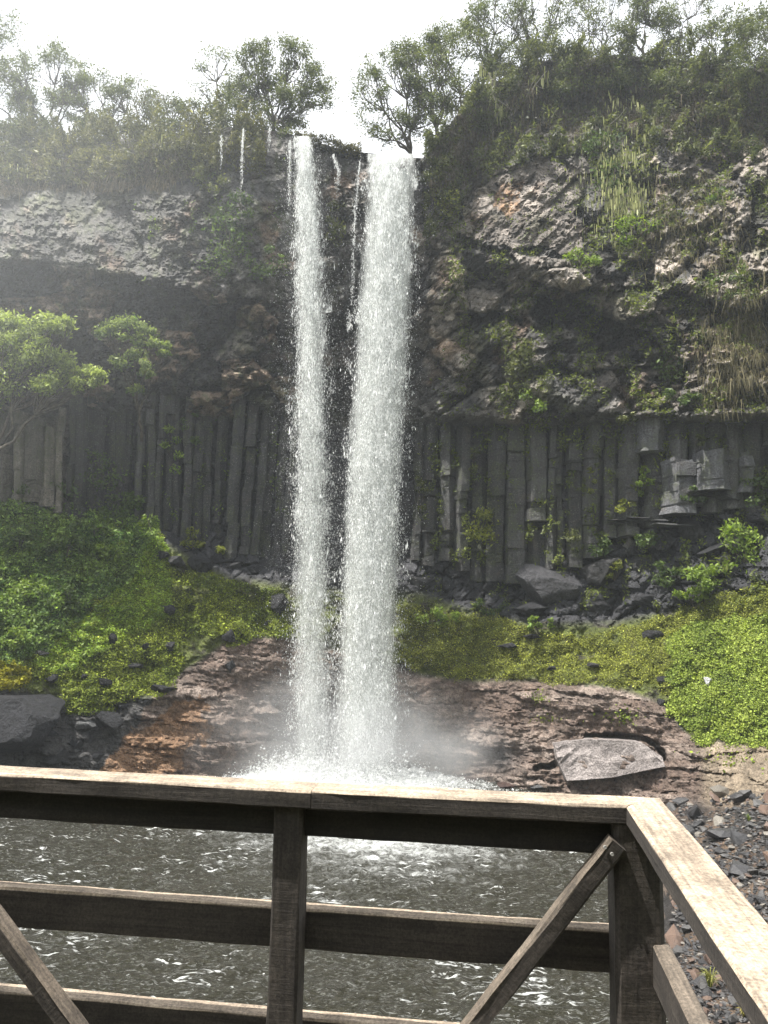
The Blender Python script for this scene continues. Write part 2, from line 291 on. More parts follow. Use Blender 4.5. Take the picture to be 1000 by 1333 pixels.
# ------------------------------------------------------------------ the gorge: depth of the rock surface
KX =   np.array([-220,   0,  100,  200,  300,  370,  450,  550,  620,  700,  800,  860,  900, 1000, 1230.])
NPY = np.array([
    [ 185, 185, 185, 178, 165, 172, 196, 206, 118,  80,  72,  75,  80,  90,  60],
    [ 215, 215, 215, 205, 190, 200, 215, 230, 185, 160, 155, 155, 165, 175, 140],
    [ 330, 335, 345, 360, 380, 390, 400, 420, 330, 345, 375, 415, 440, 510, 520],
    [ 350, 355, 372, 390, 410, 420, 430, 440, 360, 400, 425, 450, 470, 530, 545],
    [ 500, 520, 525, 530, 535, 540, 545, 535, 540, 548, 535, 538, 540, 535, 555],
    [ 520, 540, 545, 545, 548, 552, 556, 556, 566, 562, 560, 560, 560, 556, 570],
    [ 640, 650, 665, 690, 705, 712, 715, 715, 735, 740, 690, 660, 650, 650, 660],
    [ 660, 660, 680, 700, 755, 762, 770, 775, 800, 815, 812, 800, 790, 770, 760],
    [ 880, 895, 920, 905, 832, 830, 850, 880, 888, 885, 895, 915, 960, 970, 990],
    [ 890, 903, 928, 913, 840, 838, 858, 888, 896, 893, 903, 925, 968, 980,1000],
    [1045,1035,1028,1022,1018,1008,1003,1008,1022,1035,1050,1050,1045,1050,1060],
    [1450]*15], float)
NY = np.array([
    [41.0,43.5,44.0,43.6,41.8,40.2,39.0,38.3,42.0,42.3,41.6,41.0,40.4,38.8,35.0],
    [39.0,41.6,42.0,41.4,40.2,39.6,39.2,38.6,40.6,40.6,40.2,39.4,38.9,37.3,33.4],
    [34.0,37.8,38.1,38.7,39.4,39.8,40.0,39.0,38.5,37.5,36.6,35.7,34.9,33.6,29.6],
    [35.5,39.2,39.9,40.3,40.6,40.6,40.6,39.6,39.3,38.5,37.5,36.4,35.6,34.3,30.3],
    [36.0,39.5,40.0,40.0,40.2,40.5,40.9,39.7,39.1,37.9,36.6,35.8,35.2,33.9,30.0],
    [36.0,39.6,40.9,41.2,41.4,41.5,41.6,41.0,40.5,39.3,38.2,37.4,36.8,35.6,31.6],
    [35.5,39.0,40.3,40.7,41.0,41.2,41.4,40.9,40.3,39.1,38.1,37.2,36.6,35.4,31.4],
    [34.0,38.1,38.8,39.0,39.1,39.4,40.2,39.5,38.8,37.6,36.6,35.6,34.8,33.0,29.2],
    [31.0,33.4,34.7,36.0,37.4,38.1,39.2,38.4,37.4,36.0,34.0,32.6,31.0,28.3,24.0],
    [30.9,33.2,34.5,35.8,37.1,37.9,38.9,38.0,37.0,35.6,33.6,32.2,30.7,28.0,23.8],
    [0]*15, [0]*15], float)
NZ10 = np.array([-.1,-.1,-.1,-.1,-.1,-.1,-.1,-.1,-.1,-.1,-.1,.3,1.0,1.9,3.5])
NZ11 = np.array([-.6,-.6,-.6,-.6,-.6,-.6,-.6,-.6,-.6,-.6,-.6,-.1,.3,.9,1.8])
NY[10] = y_on_z(KX, NPY[10], NZ10); NY[11] = y_on_z(KX, NPY[11], NZ11)
TX = np.arange(-240, 1260, 5.0); TY = np.arange(0, 1460, 2.0)
_T = np.zeros((len(TY), len(TX)))
for i, x in enumerate(TX):
    pys = np.array([np.interp(x, KX, NPY[k]) for k in range(12)]); ivs = np.array([np.interp(x, KX, 1 / NY[k]) for k in range(12)])
    _T[:, i] = np.interp(TY, pys, ivs)
for _ in range(2):
    _T[:, 1:-1] = (_T[:, :-2] + 2 * _T[:, 1:-1] + _T[:, 2:]) / 4
def base_depth(px, py):
    fx = np.clip((px - TX[0]) / 5.0, 0, len(TX) - 1.001); fy = np.clip((py - TY[0]) / 2.0, 0, len(TY) - 1.001)
    ix = fx.astype(int); iy = fy.astype(int); fx = fx - ix; fy = fy - iy
    return 1 / ((_T[iy, ix] * (1 - fx) + _T[iy, ix + 1] * fx) * (1 - fy) + (_T[iy + 1, ix] * (1 - fx) + _T[iy + 1, ix + 1] * fx) * fy)
def lip(px): return np.interp(px, KX, NPY[0])
def npy(k, px): return np.interp(px, KX, NPY[k])

POLY_SLOPE_L = [(-230, 650), (0, 650), (120, 676), (185, 686), (205, 676), (216, 722), (240, 745), (300, 755), (372, 770), (378, 828), (318, 838), (300, 842), (290, 822), (240, 828), (236, 870), (228, 898),
                (180, 912), (120, 935), (85, 930), (75, 892), (0, 885), (-230, 880)]
POLY_SLOPE_R = [(522, 785), (600, 800), (640, 798), (700, 822), (760, 830), (880, 798), (960, 766), (1240, 740), (1240, 990), (1000, 972), (905, 966), (870, 930), (858, 897), (760, 893), (690, 884), (600, 885), (545, 872), (522, 860)]
POLY_CLOVER = [(868, 835), (905, 808), (1240, 775), (1240, 990), (1000, 972), (905, 966), (872, 925)]
POLY_LEAFY = [(-230, 630), (0, 640), (110, 668), (185, 675), (205, 690), (180, 745), (130, 790), (60, 850), (0, 862), (-230, 860)]
POLY_BRIGHT = [(188, 680), (210, 680), (222, 760), (228, 800), (170, 830), (80, 880), (40, 868), (60, 850), (130, 790), (178, 745)]
POLY_PALE_L = [(-230, 235), (60, 230), (150, 225), (240, 240), (262, 300), (258, 366), (180, 352), (90, 338), (-230, 330)]
POLY_PALE_R = [(640, 225), (700, 205), (760, 215), (752, 290), (770, 345), (742, 332), (690, 318), (640, 312), (600, 310), (612, 260)]
POLY_PALE_V = [(560, 345), (585, 318), (605, 322), (600, 360), (612, 400), (606, 440), (622, 470), (604, 500), (575, 470), (556, 420)]
POLY_STRIP_R = [(665, 330), (742, 340), (770, 372), (742, 380), (690, 362)]
POLY_CAVE_R = [(696, 384), (738, 386), (768, 394), (800, 420), (846, 428), (856, 450), (830, 478), (776, 470), (758, 436), (712, 432), (690, 408)]
POLY_OCHRE = [(650, 240), (680, 236), (676, 262), (664, 290), (648, 288)]
POLY_SHELF = [(100, 1040), (180, 940), (235, 830), (380, 828), (440, 840), (525, 860), (700, 884), (860, 896), (872, 928), (905, 966), (1010, 975), (1010, 1050), (860, 1070), (500, 1030)]
CRACK = [(698, 1000), (728, 994), (736, 982), (760, 978), (764, 958), (800, 957), (838, 962), (856, 970), (866, 990)]
POLY_BROWN = [(100, 1040), (175, 955), (225, 920), (262, 905), (275, 960), (215, 1010), (180, 1040)]
POLY_DRYTOP_L = [(-230, 205), (60, 206), (150, 204), (240, 206), (258, 232), (210, 246), (120, 243), (0, 252), (-230, 256)]

def LPX(px): return np.interp(px, KX, NPY[0])
def surface(px, py, want_col=False):
    """depth (Y) of the rock at picture position, with relief; and its base colour"""
    u = px * 0.037; v = -py * 0.037
    wx = 9 * fbm(px / 70, py / 70, 90, 4); wy = 7 * fbm(px / 70, py / 70, 190, 4)
    low = sstep(860, 930, py); Y = base_depth(px + wx * (1 - .7 * low), py + wy * (1 - .8 * low))
    n2, n4, n5, n6, n7, n8, n10 = (npy(k, px) for k in (2, 4, 5, 6, 7, 8, 10))
    fine = fbm(u * 3.2, v * 3.2, 2, 5, .6); mid = fbm(u * .55, v * .55, 4, 4)
    c1, e1, r1 = cells(u + .25 * fine, v + .25 * fine, .62, .5, .2, 21); c2, e2, r2 = cells(u + .3 * mid, v + .3 * mid, 1.9, 1.3, .1, 31); c3, e3, r3 = cells(u, v, .3, .24, -.3, 41)
    s1, es1, rs1 = cells(u + .2 * fine, v + .2 * fine, 1.9, .42, 0.72, 51); s2, es2, rs2 = cells(u, v, .8, .2, 0.78, 61)
    l1, el1, rl1 = cells(u + .2 * mid, v + .15 * fine + .3 * mid, 4.2, .62, -.07, 71); l2, el2, rl2 = cells(u, v + .1 * fine, 1.1, .16, -.06, 81)
    left = 1 - sstep(380, 520, px); right = 1 - left
    upper = 1 - sstep(0, 14, py - n4); wallz = sstep(-6, 10, py - n5) * (1 - sstep(-8, 12, py - n6)); toe = sstep(-8, 12, py - n6) * (1 - sstep(-10, 10, py - n7))
    slope = sstep(-8, 8, py - n7) * (1 - sstep(-6, 6, py - n8)); shelf = sstep(-6, 6, py - n8) * (1 - sstep(-10, 10, py - n10)); bed = sstep(-10, 10, py - n10)
    caveL = sstep(-4, 14, py - n2) * upper * left; scree_r = sstep(780, 850, px) * upper * (1 - sstep(520, 540, py))
    relief = mid * .35 + fine * .07
    rid = 1 - 2.2 * np.abs(fbm(u * 1.1, v * 1.6, 121, 5, .6)); rid2 = 1 - 2.2 * np.abs(fbm(u * 2.6, v * 3.4, 131, 4, .6))
    hb, ehb, rhb = cells(u + .3 * fine, v + .3 * fine + .15 * mid, 1.5, .34, -.12, 141)
    big, ebg, rbg = cells(u + .5 * mid + .2 * fine, v + .5 * mid + .2 * fine, 4.6, 2.3, .1 * 1, 171); rough = sstep(-.2, .25, fbm(u * .4, v * .5, 181, 3))
    rgh2 = .35 + .65 * rough
    relief = relief + upper * (big * .34 * left + big * .7 * right) + upper * left * rgh2 * (rid * .2 + rid2 * .16 + hb * .16 + c3 * .13 + c1 * .14 + c2 * .06) + caveL * (c2 * .7 + c1 * .4 + hb * .35 + big * .6)
    relief = relief + upper * right * (1 - scree_r) * rgh2 * (s1 * .36 + s2 * .14 + c3 * .07 + c2 * .75 + c1 * .34 + rid * .24 + rid2 * .12) + scree_r * (c2 * .5 + c1 * .32 + c3 * .2 + .12 * s1 + rid * .2)
    relief = relief + wallz * (c1 * .12 + rid2 * .1) + toe * (c2 * .45 + c1 * .2) + shelf * (l1 * .26 * sstep(-.25, .3, mid + .15) + l2 * .05 + mid * .32 + fine * .07) + slope * (mid * .3 + c1 * .05 + fine * .16 + .12 * fbm(u * 1.4, v * 1.8, 161, 3)) + bed * (c1 * .06 + c3 * .05)
    relief = relief * (1 - .6 * wpoly(px, py, POLY_PALE_R, 10, 15)) + wpoly(px, py, POLY_PALE_R, 10, 15) * (s2 * .09 + fine * .08)
    # dark recess under the right-hand overhang
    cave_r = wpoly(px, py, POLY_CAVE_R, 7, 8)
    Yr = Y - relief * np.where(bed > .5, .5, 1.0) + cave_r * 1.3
    hol = np.exp(-(((py - LPX(px) - 68) / 34.0) ** 2)) * sstep(575, 610, px) * (1 - sstep(820, 870, px)); Yr = Yr + hol * 1.5
    strip = wpoly(px, py, POLY_STRIP_R, 4, 12); Yr = Yr - strip * .9
    pv_ = wpoly(px, py, POLY_PALE_V, 7, 44); Yr = Yr - pv_ * .55
    dcr = np.full(px.shape, 99.0); qx = px + 4 * fbm(px / 12, py / 12, 191, 3); qy = py + 4 * fbm(px / 12, py / 12, 192, 3)
    for (ax_, ay_), (bx_, by_) in zip(CRACK[:-1], CRACK[1:]):
        L2 = (bx_ - ax_) ** 2 + (by_ - ay_) ** 2; tt = np.clip(((qx - ax_) * (bx_ - ax_) + (qy - ay_) * (by_ - ay_)) / L2, 0, 1); dcr = np.minimum(dcr, np.hypot(qx - ax_ - tt * (bx_ - ax_), qy - ay_ - tt * (by_ - ay_)))
    Yr = Yr + .8 * sstep(5.0, 2.0, dcr)
    # the step of the pale slab on the shelf
    if not want_col: return Yr
    def C(*c): return np.asarray(c)[None, :] if px.ndim == 1 else np.asarray(c)
    def mixc(a, b, m): return a * (1 - m[..., None]) + b * m[..., None]
    dark = np.array([.075, .072, .07]); col = np.broadcast_to(dark, px.shape + (3,)).copy()
    col = mixc(col, np.array([.125, .115, .102]), upper * .75)
    tone = np.clip(.5 + .9 * fbm(u * .35, v * .35, 66, 3), 0, 1)
    col = mixc(col, np.array([.06, .06, .063]), upper * tone * .8)
    col = mixc(col, np.array([.085, .08, .068]), wpoly(px, py, POLY_PALE_L, 12, 14) * .85 * sstep(.25, .7, r3 * .5 + r1 * .5 + .15))
    col = mixc(col, np.array([.28, .24, .205]), wpoly(px, py, POLY_PALE_R, 12, 15) * .75)
    col = mixc(col, np.array([.30, .265, .23]), strip); col = mixc(col, np.array([.24, .21, .175]), pv_ * .9)
    col = mixc(col, np.array([.20, .175, .15]), sstep(-.05, .35, fbm(u * .3, v * .3, 77, 3)) * upper * right * .9)
    col = mixc(col, np.array([.19, .165, .14]), scree_r * sstep(.45, .8, r1))
    col = mixc(col, np.array([.2, .12, .07]), upper * sstep(.15, .5, fbm(u * .5, v * .5, 88, 3)) * .5)
    col = mixc(col, np.array([.24, .145, .08]), wpoly(px, py, POLY_OCHRE, 14, 16) * sstep(-.2, .3, fine + .2) * .9)
    col = mixc(mixc(col, np.array([.15, .105, .072]), caveL * sstep(.6, .8, r2) * .7), np.array([.034, .033, .036]), caveL * sstep(.75, .3, r2 * .7 + .3 * r1) * .85); col = mixc(col, np.array([.055, .05, .05]), cave_r * .8)  # recess shade and lit blocks under the overhangs put into the rock colour
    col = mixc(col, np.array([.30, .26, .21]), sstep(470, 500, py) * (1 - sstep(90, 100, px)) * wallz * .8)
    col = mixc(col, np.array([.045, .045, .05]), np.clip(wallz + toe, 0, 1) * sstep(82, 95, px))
    soil = mixc(np.broadcast_to(np.array([.10, .12, .025]), col.shape), np.array([.05, .045, .028]), sstep(.0, .3, fbm(u * 1.3, v * 1.6, 155, 4, .6))); col = mixc(col, soil, slope)
    sh = wpoly(px, py, POLY_SHELF, 8, 18)
    shc = mixc(np.broadcast_to(np.array([.145, .105, .083]), col.shape), np.array([.265, .212, .178]), sstep(.35, .85, rl1 * .6 + rl2 * .4)); 
    shc = mixc(shc, np.array([.075, .052, .045]), sstep(.06, .0, el2 - .03) * .7)
    col = mixc(col, shc, sh * np.clip(shelf + bed * .6, 0, 1))
    col = mixc(col, np.array([.24, .145, .085]), wpoly(px, py, POLY_BROWN, 14, 19) * shelf)
    wet = np.exp(-(((px - 430) / 95.0) ** 2)) * sstep(880, 960, py); wet = np.maximum(wet, np.exp(-(((px - 650) / 36.0) ** 2 + ((py - 985) / 26.0) ** 2) * 1.3))  # wet rock; the second patch also has shadow put into its colour
    col = mixc(col, np.array([.045, .042, .042]), np.clip(wet, 0, 1) * .9)
    bank = bed * sstep(840, 880, px); col = mixc(col, mixc(np.broadcast_to(np.array([.035, .031, .029]), col.shape), np.array([.12, .085, .06]), sstep(.5, .8, r1)), bank)
    tilt = sstep(905, 925, px) * shelf; col = mixc(col, np.array([.26, .21, .15]), tilt * .8)
    col = mixc(col, np.array([.055, .06, .032]), upper * left * sstep(.0, .3, fbm(u * 2.2, v * 1.6, 111, 4, .6)) * .85)
    green = upper * sstep(.1, .4, fbm(u * .45 + 9, v * .45, 101, 4)) * .5; col = mixc(col, np.array([.07, .075, .03]), green)
    dryt = wpoly(px, py, POLY_DRYTOP_L, 12, 22); col = mixc(col, np.array([.2, .165, .11]), dryt * .6)
    toprt = sstep(0, 60, 200 - py) * right; col = mixc(col, np.array([.06, .05, .035]), toprt * .8)
    col = col * np.exp(upper * (.95 * (r2 - .5) + .9 * (r1 - .5) + .5 * (r3 - .5)) + (1 - upper) * (.45 * (r1 - .5) + .35 * (r3 - .5)))[..., None]
    return Yr, np.clip(col, .008, .6)

gx = np.concatenate([np.linspace(-220, -12, 36), np.arange(-10, 1011, 1.85), np.linspace(1013, 1230, 36)])
gy = np.concatenate([np.linspace(0, 1, 540), 1 + np.linspace(0.004, 1, 80)])
PX = np.broadcast_to(gx[None, :], (len(gy), len(gx))).copy(); LP = lip(PX)
g2 = gy[:, None]; PY = np.where(g2 <= 1, LP + (1062 - LP) * np.clip(g2, 0, 1), 1062 + (1440 - 1062) * (g2 - 1))
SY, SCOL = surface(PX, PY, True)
SP = at(PX, PY, SY)
# plateau behind the lip
lipP = SP[0]; NPB = 9; back = []
for k in range(NPB, 0, -1):
    d = np.array([0.25, .6, 1.2, 2.2, 4, 7, 12, 20, 34])[k - 1]
    q = lipP.copy(); q[:, 1] += d; q[:, 2] += .12 * min(d, 4) + .25 * fbm(q[:, 0] * .6, q[:, 1] * .6, 9, 3); back.append(q)
SPa = np.concatenate([np.stack(back), SP]); SCa = np.concatenate([np.broadcast_to(np.array([.06, .055, .025]), (NPB,) + SCOL.shape[1:]), SCOL])
NR, NC = SPa.shape[:2]
def grid_faces(mask_rows_cols):
    r, c = np.nonzero(mask_rows_cols); i = r * NC + c
    return np.stack([i, i + NC, i + NC + 1, i + 1], 1)
pyc = np.concatenate([np.zeros((NPB, NC)) , PY])[:-1, :-1]; pxc = np.concatenate([np.repeat(gx[None], NPB, 0), PX])[:-1, :-1]
regions = {
    'cliff': pyc < npy(7, pxc), 'hillside': (pyc >= npy(7, pxc)) & (pyc < npy(8, pxc)),
    'rock_shelf': (pyc >= npy(8, pxc)) & (pyc < npy(10, pxc)), 'shore': pyc >= npy(10, pxc)}
SETTING = {}
for nm, mk in regions.items():
    Fq = grid_faces(mk); used, inv = np.unique(Fq.ravel(), return_inverse=True)
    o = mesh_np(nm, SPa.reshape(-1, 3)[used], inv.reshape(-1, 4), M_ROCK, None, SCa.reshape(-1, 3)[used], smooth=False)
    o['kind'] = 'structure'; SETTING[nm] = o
CLIFF = SETTING['cliff']
def ground(px, py): 
    px = np.atleast_1d(np.asarray(px, float)); py = np.atleast_1d(np.asarray(py, float)); return at(px, py, surface(px, py))
def wsize(px_len, Y): return px_len * Y / F_PX

# far ground sheet under everything, to the horizon
fg = [(-400, -200, -1.6), (400, -200, -1.6), (400, 600, -1.6), (-400, 600, -1.6)]
o = mesh_np('ground', fg, [[0, 1, 2, 3]], rock_mat('far_ground', .8, .2, 1, .2, base=(.08, .08, .045))); o['kind'] = 'structure'

# unseen slope added behind the viewing deck to block sky light
hx, hy = np.meshgrid(np.linspace(-90, 90, 60), np.concatenate([np.linspace(-4, -40, 24), np.linspace(-50, -160, 8)]))
hz = 4.5 + np.clip(-hy - 4, 0, 40) * .95 + np.clip(-hy - 44, 0, 200) * .15 + 1.2 * fbm(hx * .2, hy * .2, 6, 4)
i = (np.arange(hx.shape[0] - 1)[:, None] * 60 + np.arange(59)[None]).ravel()
o = mesh_np('sky_blocker_slope', np.stack([hx, hy, hz], -1).reshape(-1, 3), np.stack([i, i + 60, i + 61, i + 1], 1), rock_mat('sky_blocker_soil', .9, .3, 1, .2, base=(.05, .06, .025)), smooth=True); o['kind'] = 'structure'
# floor of the viewing deck
o = mesh_np('deck_floor', [(-3, -3, 6.48), (.62, -3, 6.48), (.62, 2.0, 6.48), (-3, 2.3, 6.48), (-3, -3, 6.38), (.62, -3, 6.38), (.62, 2.0, 6.38), (-3, 2.3, 6.38)], [[0, 1, 2, 3], [7, 6, 5, 4], [0, 4, 5, 1], [1, 5, 6, 2], [2, 6, 7, 3], [3, 7, 4, 0]], M_WOOD); o['kind'] = 'structure'

# ------------------------------------------------------------------ pool
wx_ = np.arange(-32, 17, .125); wy_ = np.arange(7.0, 41.5, .125); WX, WY = np.meshgrid(wx_, wy_)
D1 = np.hypot(WX + .9, (WY - 36.0) * 1.0); D2 = np.hypot(WX + 3.6, WY - 36.4)
turb = np.exp(-D1 / 7.0) + .5 * np.exp(-D2 / 5.0)
wv = .06 * fbm(WX * .7, WY * .9, 3, 4) + (.13 + .25 * turb) * fbm(WX * 1.5 + .6 * fbm(WX * .4, WY * .4, 5, 2), WY * 2.0, 13, 4, .6) + .12 * turb * (1 - np.abs(fbm(WX * 1.2, WY * 1.4, 23, 3)) * 2)
streak = fbm(WX * .35 + .8 * fbm(WX * .25, WY * .25, 33, 2), WY * 1.0, 43, 4, .6)
foam = .75 * np.exp(-(D1 / 4.6) ** 2) + .45 * np.exp(-(D2 / 3.4) ** 2) + .46 * np.exp(-(np.hypot((WX - .3) / 4.6, (WY - 28.6) / 4.6)) ** 2) + .16 * streak + .02
crest = sstep(.02, .16, wv) * sstep(-.1, .35, fbm(WX * .22, WY * .3, 53, 3)); foam = foam + .18 * crest + .3 * (wv - .02)
nW = len(wx_); i = (np.arange(len(wy_) - 1)[:, None] * nW + np.arange(nW - 1)[None]).ravel()
o = mesh_np('water', np.stack([WX, WY, wv], -1).reshape(-1, 3), np.stack([i, i + 1, i + nW + 1, i + nW], 1), M_WATER, None, smooth=True, extra={'foam': foam}); o['kind'] = 'structure'

# ------------------------------------------------------------------ basalt columns
def column(pxb, pyb, pxt, pyt, wpx, Y, col, rng, ledges=0):
    """one polygonal basalt column standing against the wall: bent a little, chipped along its edges, cut by cross joints"""
    B = at(pxb, pyb, Y); T = at(pxt, pyt, Y + .1); r = wsize(wpx, Y) * .56; ns = 5 if rng.random() < .5 else 6; H = np.linalg.norm(T - B); nseg = max(6, int(H / .28))
    a0 = -math.pi / 2 - math.pi / ns + rng.normal(0, .28); ang = np.repeat(a0 + (np.arange(ns) + rng.uniform(-.16, .16, ns)) / ns * 2 * np.pi, 2) + np.tile([-.045, .045], ns); ns2 = ns * 2     # chamfered corners
    V = []; c = []; z = np.sort(np.concatenate([[0, 1], rng.uniform(0.03, .97, nseg - 1)])); joint = rng.random(nseg) < .3
    ox = oy = 0; jit = np.zeros(ns2); bend = rng.normal(0, .05); wob = rng.uniform(0, 50); shade = 1.0
    for k in range(nseg):
        if k and joint[k]: ox += rng.normal(0, .03); oy = rng.normal(0, .09); jit = np.repeat(rng.normal(0, .06, ns), 2); shade = rng.uniform(.75, 1.3)
        for t in (z[k] + .0015, z[k + 1]):
            ctr = B * (1 - t) + T * t + np.array([ox + bend * 4 * t * (1 - t) + .015 * math.sin(t * 7 + wob), oy, 0]); chip = 1 - np.abs(np.repeat(rng.normal(0, .03, ns), 2) - np.abs(rng.normal(0, .03, ns2)) - .12 * (rng.random(ns2) < .06))
            rr = r * (1 + jit) * chip * (1 + .12 * (t < .12) * (1 - t / .12))
            V.append(np.stack([ctr[0] + np.cos(ang) * rr, ctr[1] + np.sin(ang) * rr * 1.15, np.full(ns2, ctr[2]) + rng.normal(0, .02 if 0 < t < 1 else .06, ns2)], 1)); c.append(np.full((ns2, 3), 1.0) * np.asarray(col) * shade)
    n = len(V); V = np.concatenate(V); i = np.arange(n - 1)[:, None] * ns2; j = np.arange(ns2)[None]; k = (j + 1) % ns2
    Fq = np.stack([i + j, i + k, i + ns2 + k, i + ns2 + j], -1).reshape(-1, 4); cap = (n - 1) * ns2; caps = []
    for q in range(0, ns - 1): caps += [[cap + q, cap + q + 1, cap + ns2 - 2 - q, cap + ns2 - 1 - q], [ns2 - 1 - q, ns2 - 2 - q, q + 1, q]]
    return mesh_np('basalt_column', V, np.concatenate([Fq, np.array(caps)]), M_COLUMN, CLIFF, np.concatenate(c))
rc = np.random.default_rng(11)
x = 84.0
while x < 374:
    w = rc.uniform(9, 18); xb = x + w / 2; lean = 4 + 12 * sstep(200, 360, np.array(xb)); yt = npy(5, xb) - 24 + rc.uniform(-10, 3); yb = npy(6, xb) + rc.uniform(8, 30)
    
    Yc = float(np.interp(xb, KX, NY[6])) - .25 + rc.uniform(-.45, .35); g = rc.uniform(.028, .058)
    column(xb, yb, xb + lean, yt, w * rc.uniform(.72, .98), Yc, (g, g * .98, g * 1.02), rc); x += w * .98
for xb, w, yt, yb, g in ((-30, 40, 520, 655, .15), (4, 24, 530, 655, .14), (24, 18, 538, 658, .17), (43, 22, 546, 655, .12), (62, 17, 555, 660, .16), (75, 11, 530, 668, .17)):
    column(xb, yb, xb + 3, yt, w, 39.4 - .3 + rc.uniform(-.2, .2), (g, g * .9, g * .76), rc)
x = 534.0
while x < 1040:
    w = rc.uniform(13, 28) if x < 740 else rc.uniform(22, 38); xb = x + w / 2; yb = npy(6, xb) + rc.uniform(4, 26); yt = npy(5, xb) - 14 + rc.uniform(-4, 4)
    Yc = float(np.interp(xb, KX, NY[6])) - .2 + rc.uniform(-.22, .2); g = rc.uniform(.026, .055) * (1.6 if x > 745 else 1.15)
    if rc.random() < .16:      # a broken column: the lower length has fallen away
        ym = yt + rc.uniform(.3, .65) * (yb - yt); column(xb, ym, xb + 1, yt, w, Yc - .15, (g * 1.15, g * 1.12, g * 1.1), rc); column(xb + 1, yb, xb + 2, ym - 10, w * 1.05, Yc + .35, (g, g * .97, g * .95), rc)
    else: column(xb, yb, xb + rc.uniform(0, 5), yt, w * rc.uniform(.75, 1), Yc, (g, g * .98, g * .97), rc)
    x += w * .95
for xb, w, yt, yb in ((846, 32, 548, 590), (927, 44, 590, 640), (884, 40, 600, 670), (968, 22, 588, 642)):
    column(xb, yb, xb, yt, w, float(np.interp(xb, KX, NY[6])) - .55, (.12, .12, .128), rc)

# ------------------------------------------------------------------ boulders and blocks
def rock_shape(seed, sub=3, flat=.8, angular=.35):
    bm = bmesh.new(); bmesh.ops.create_icosphere(bm, subdivisions=sub, radius=1)
    V = np.array([v.co[:] for v in bm.verts]); Fq = np.array([[v.index for v in f.verts] for f in bm.faces]); bm.free()
    r = np.random.default_rng(seed)
    for _ in range(17):         # planar cuts give fracture faces
        n = norm(r.normal(size=3)); d = r.uniform(.36, .8); s = V @ n; V = V - np.outer(np.clip(s - d, 0, None) * (1 - .1), n)
    V = V * (1 + angular * .3 * fbm(V[:, 0] * 2 + seed, V[:, 1] * 2 + V[:, 2] * 1.7, seed, 3, .6))[:, None]; V[:, 2] *= flat
    return V, Fq
def boulder(px, py, wpx, hpx, col, label, name='boulder', cat='boulder', group=None, seed=None, mat=None, sub=4, dy=0.3, sink=.25, roll=0.0):
    seed = int(px * 7 + py * 13) if seed is None else seed
    P = ground(px, py)[0]; V, Fq = rock_shape(seed, sub); sx = wsize(wpx, P[1]) / 2 * 1.2; sz = wsize(hpx, P[1]) / 2 * 1.3
    V = V * np.array([sx, (sx + sz) / 2, sz]); c, s = math.cos(roll), math.sin(roll); V = np.stack([V[:, 0] * c - V[:, 2] * s, V[:, 1], V[:, 0] * s + V[:, 2] * c], 1)
    P = P + np.array([0, dy - sink * sx * .0, 0]); r = np.random.default_rng(seed + 1)
    cc = np.asarray(col) * (1 + .25 * pnoise(V[:, 0] * 1.7, V[:, 2] * 1.7 + V[:, 1], seed))[:, None]
    o = mesh_np(name, V, Fq, mat or M_WET, None, cc); o.location = P; tag(o, label, cat, group); return o
DK = (.026, .026, .029); DG = (.046, .045, .046); PL = (.25, .24, .23)
boulder(22, 940, 158, 116, (.034, .034, .038), 'huge dark layered boulder at the left edge above the pool', roll=.35)
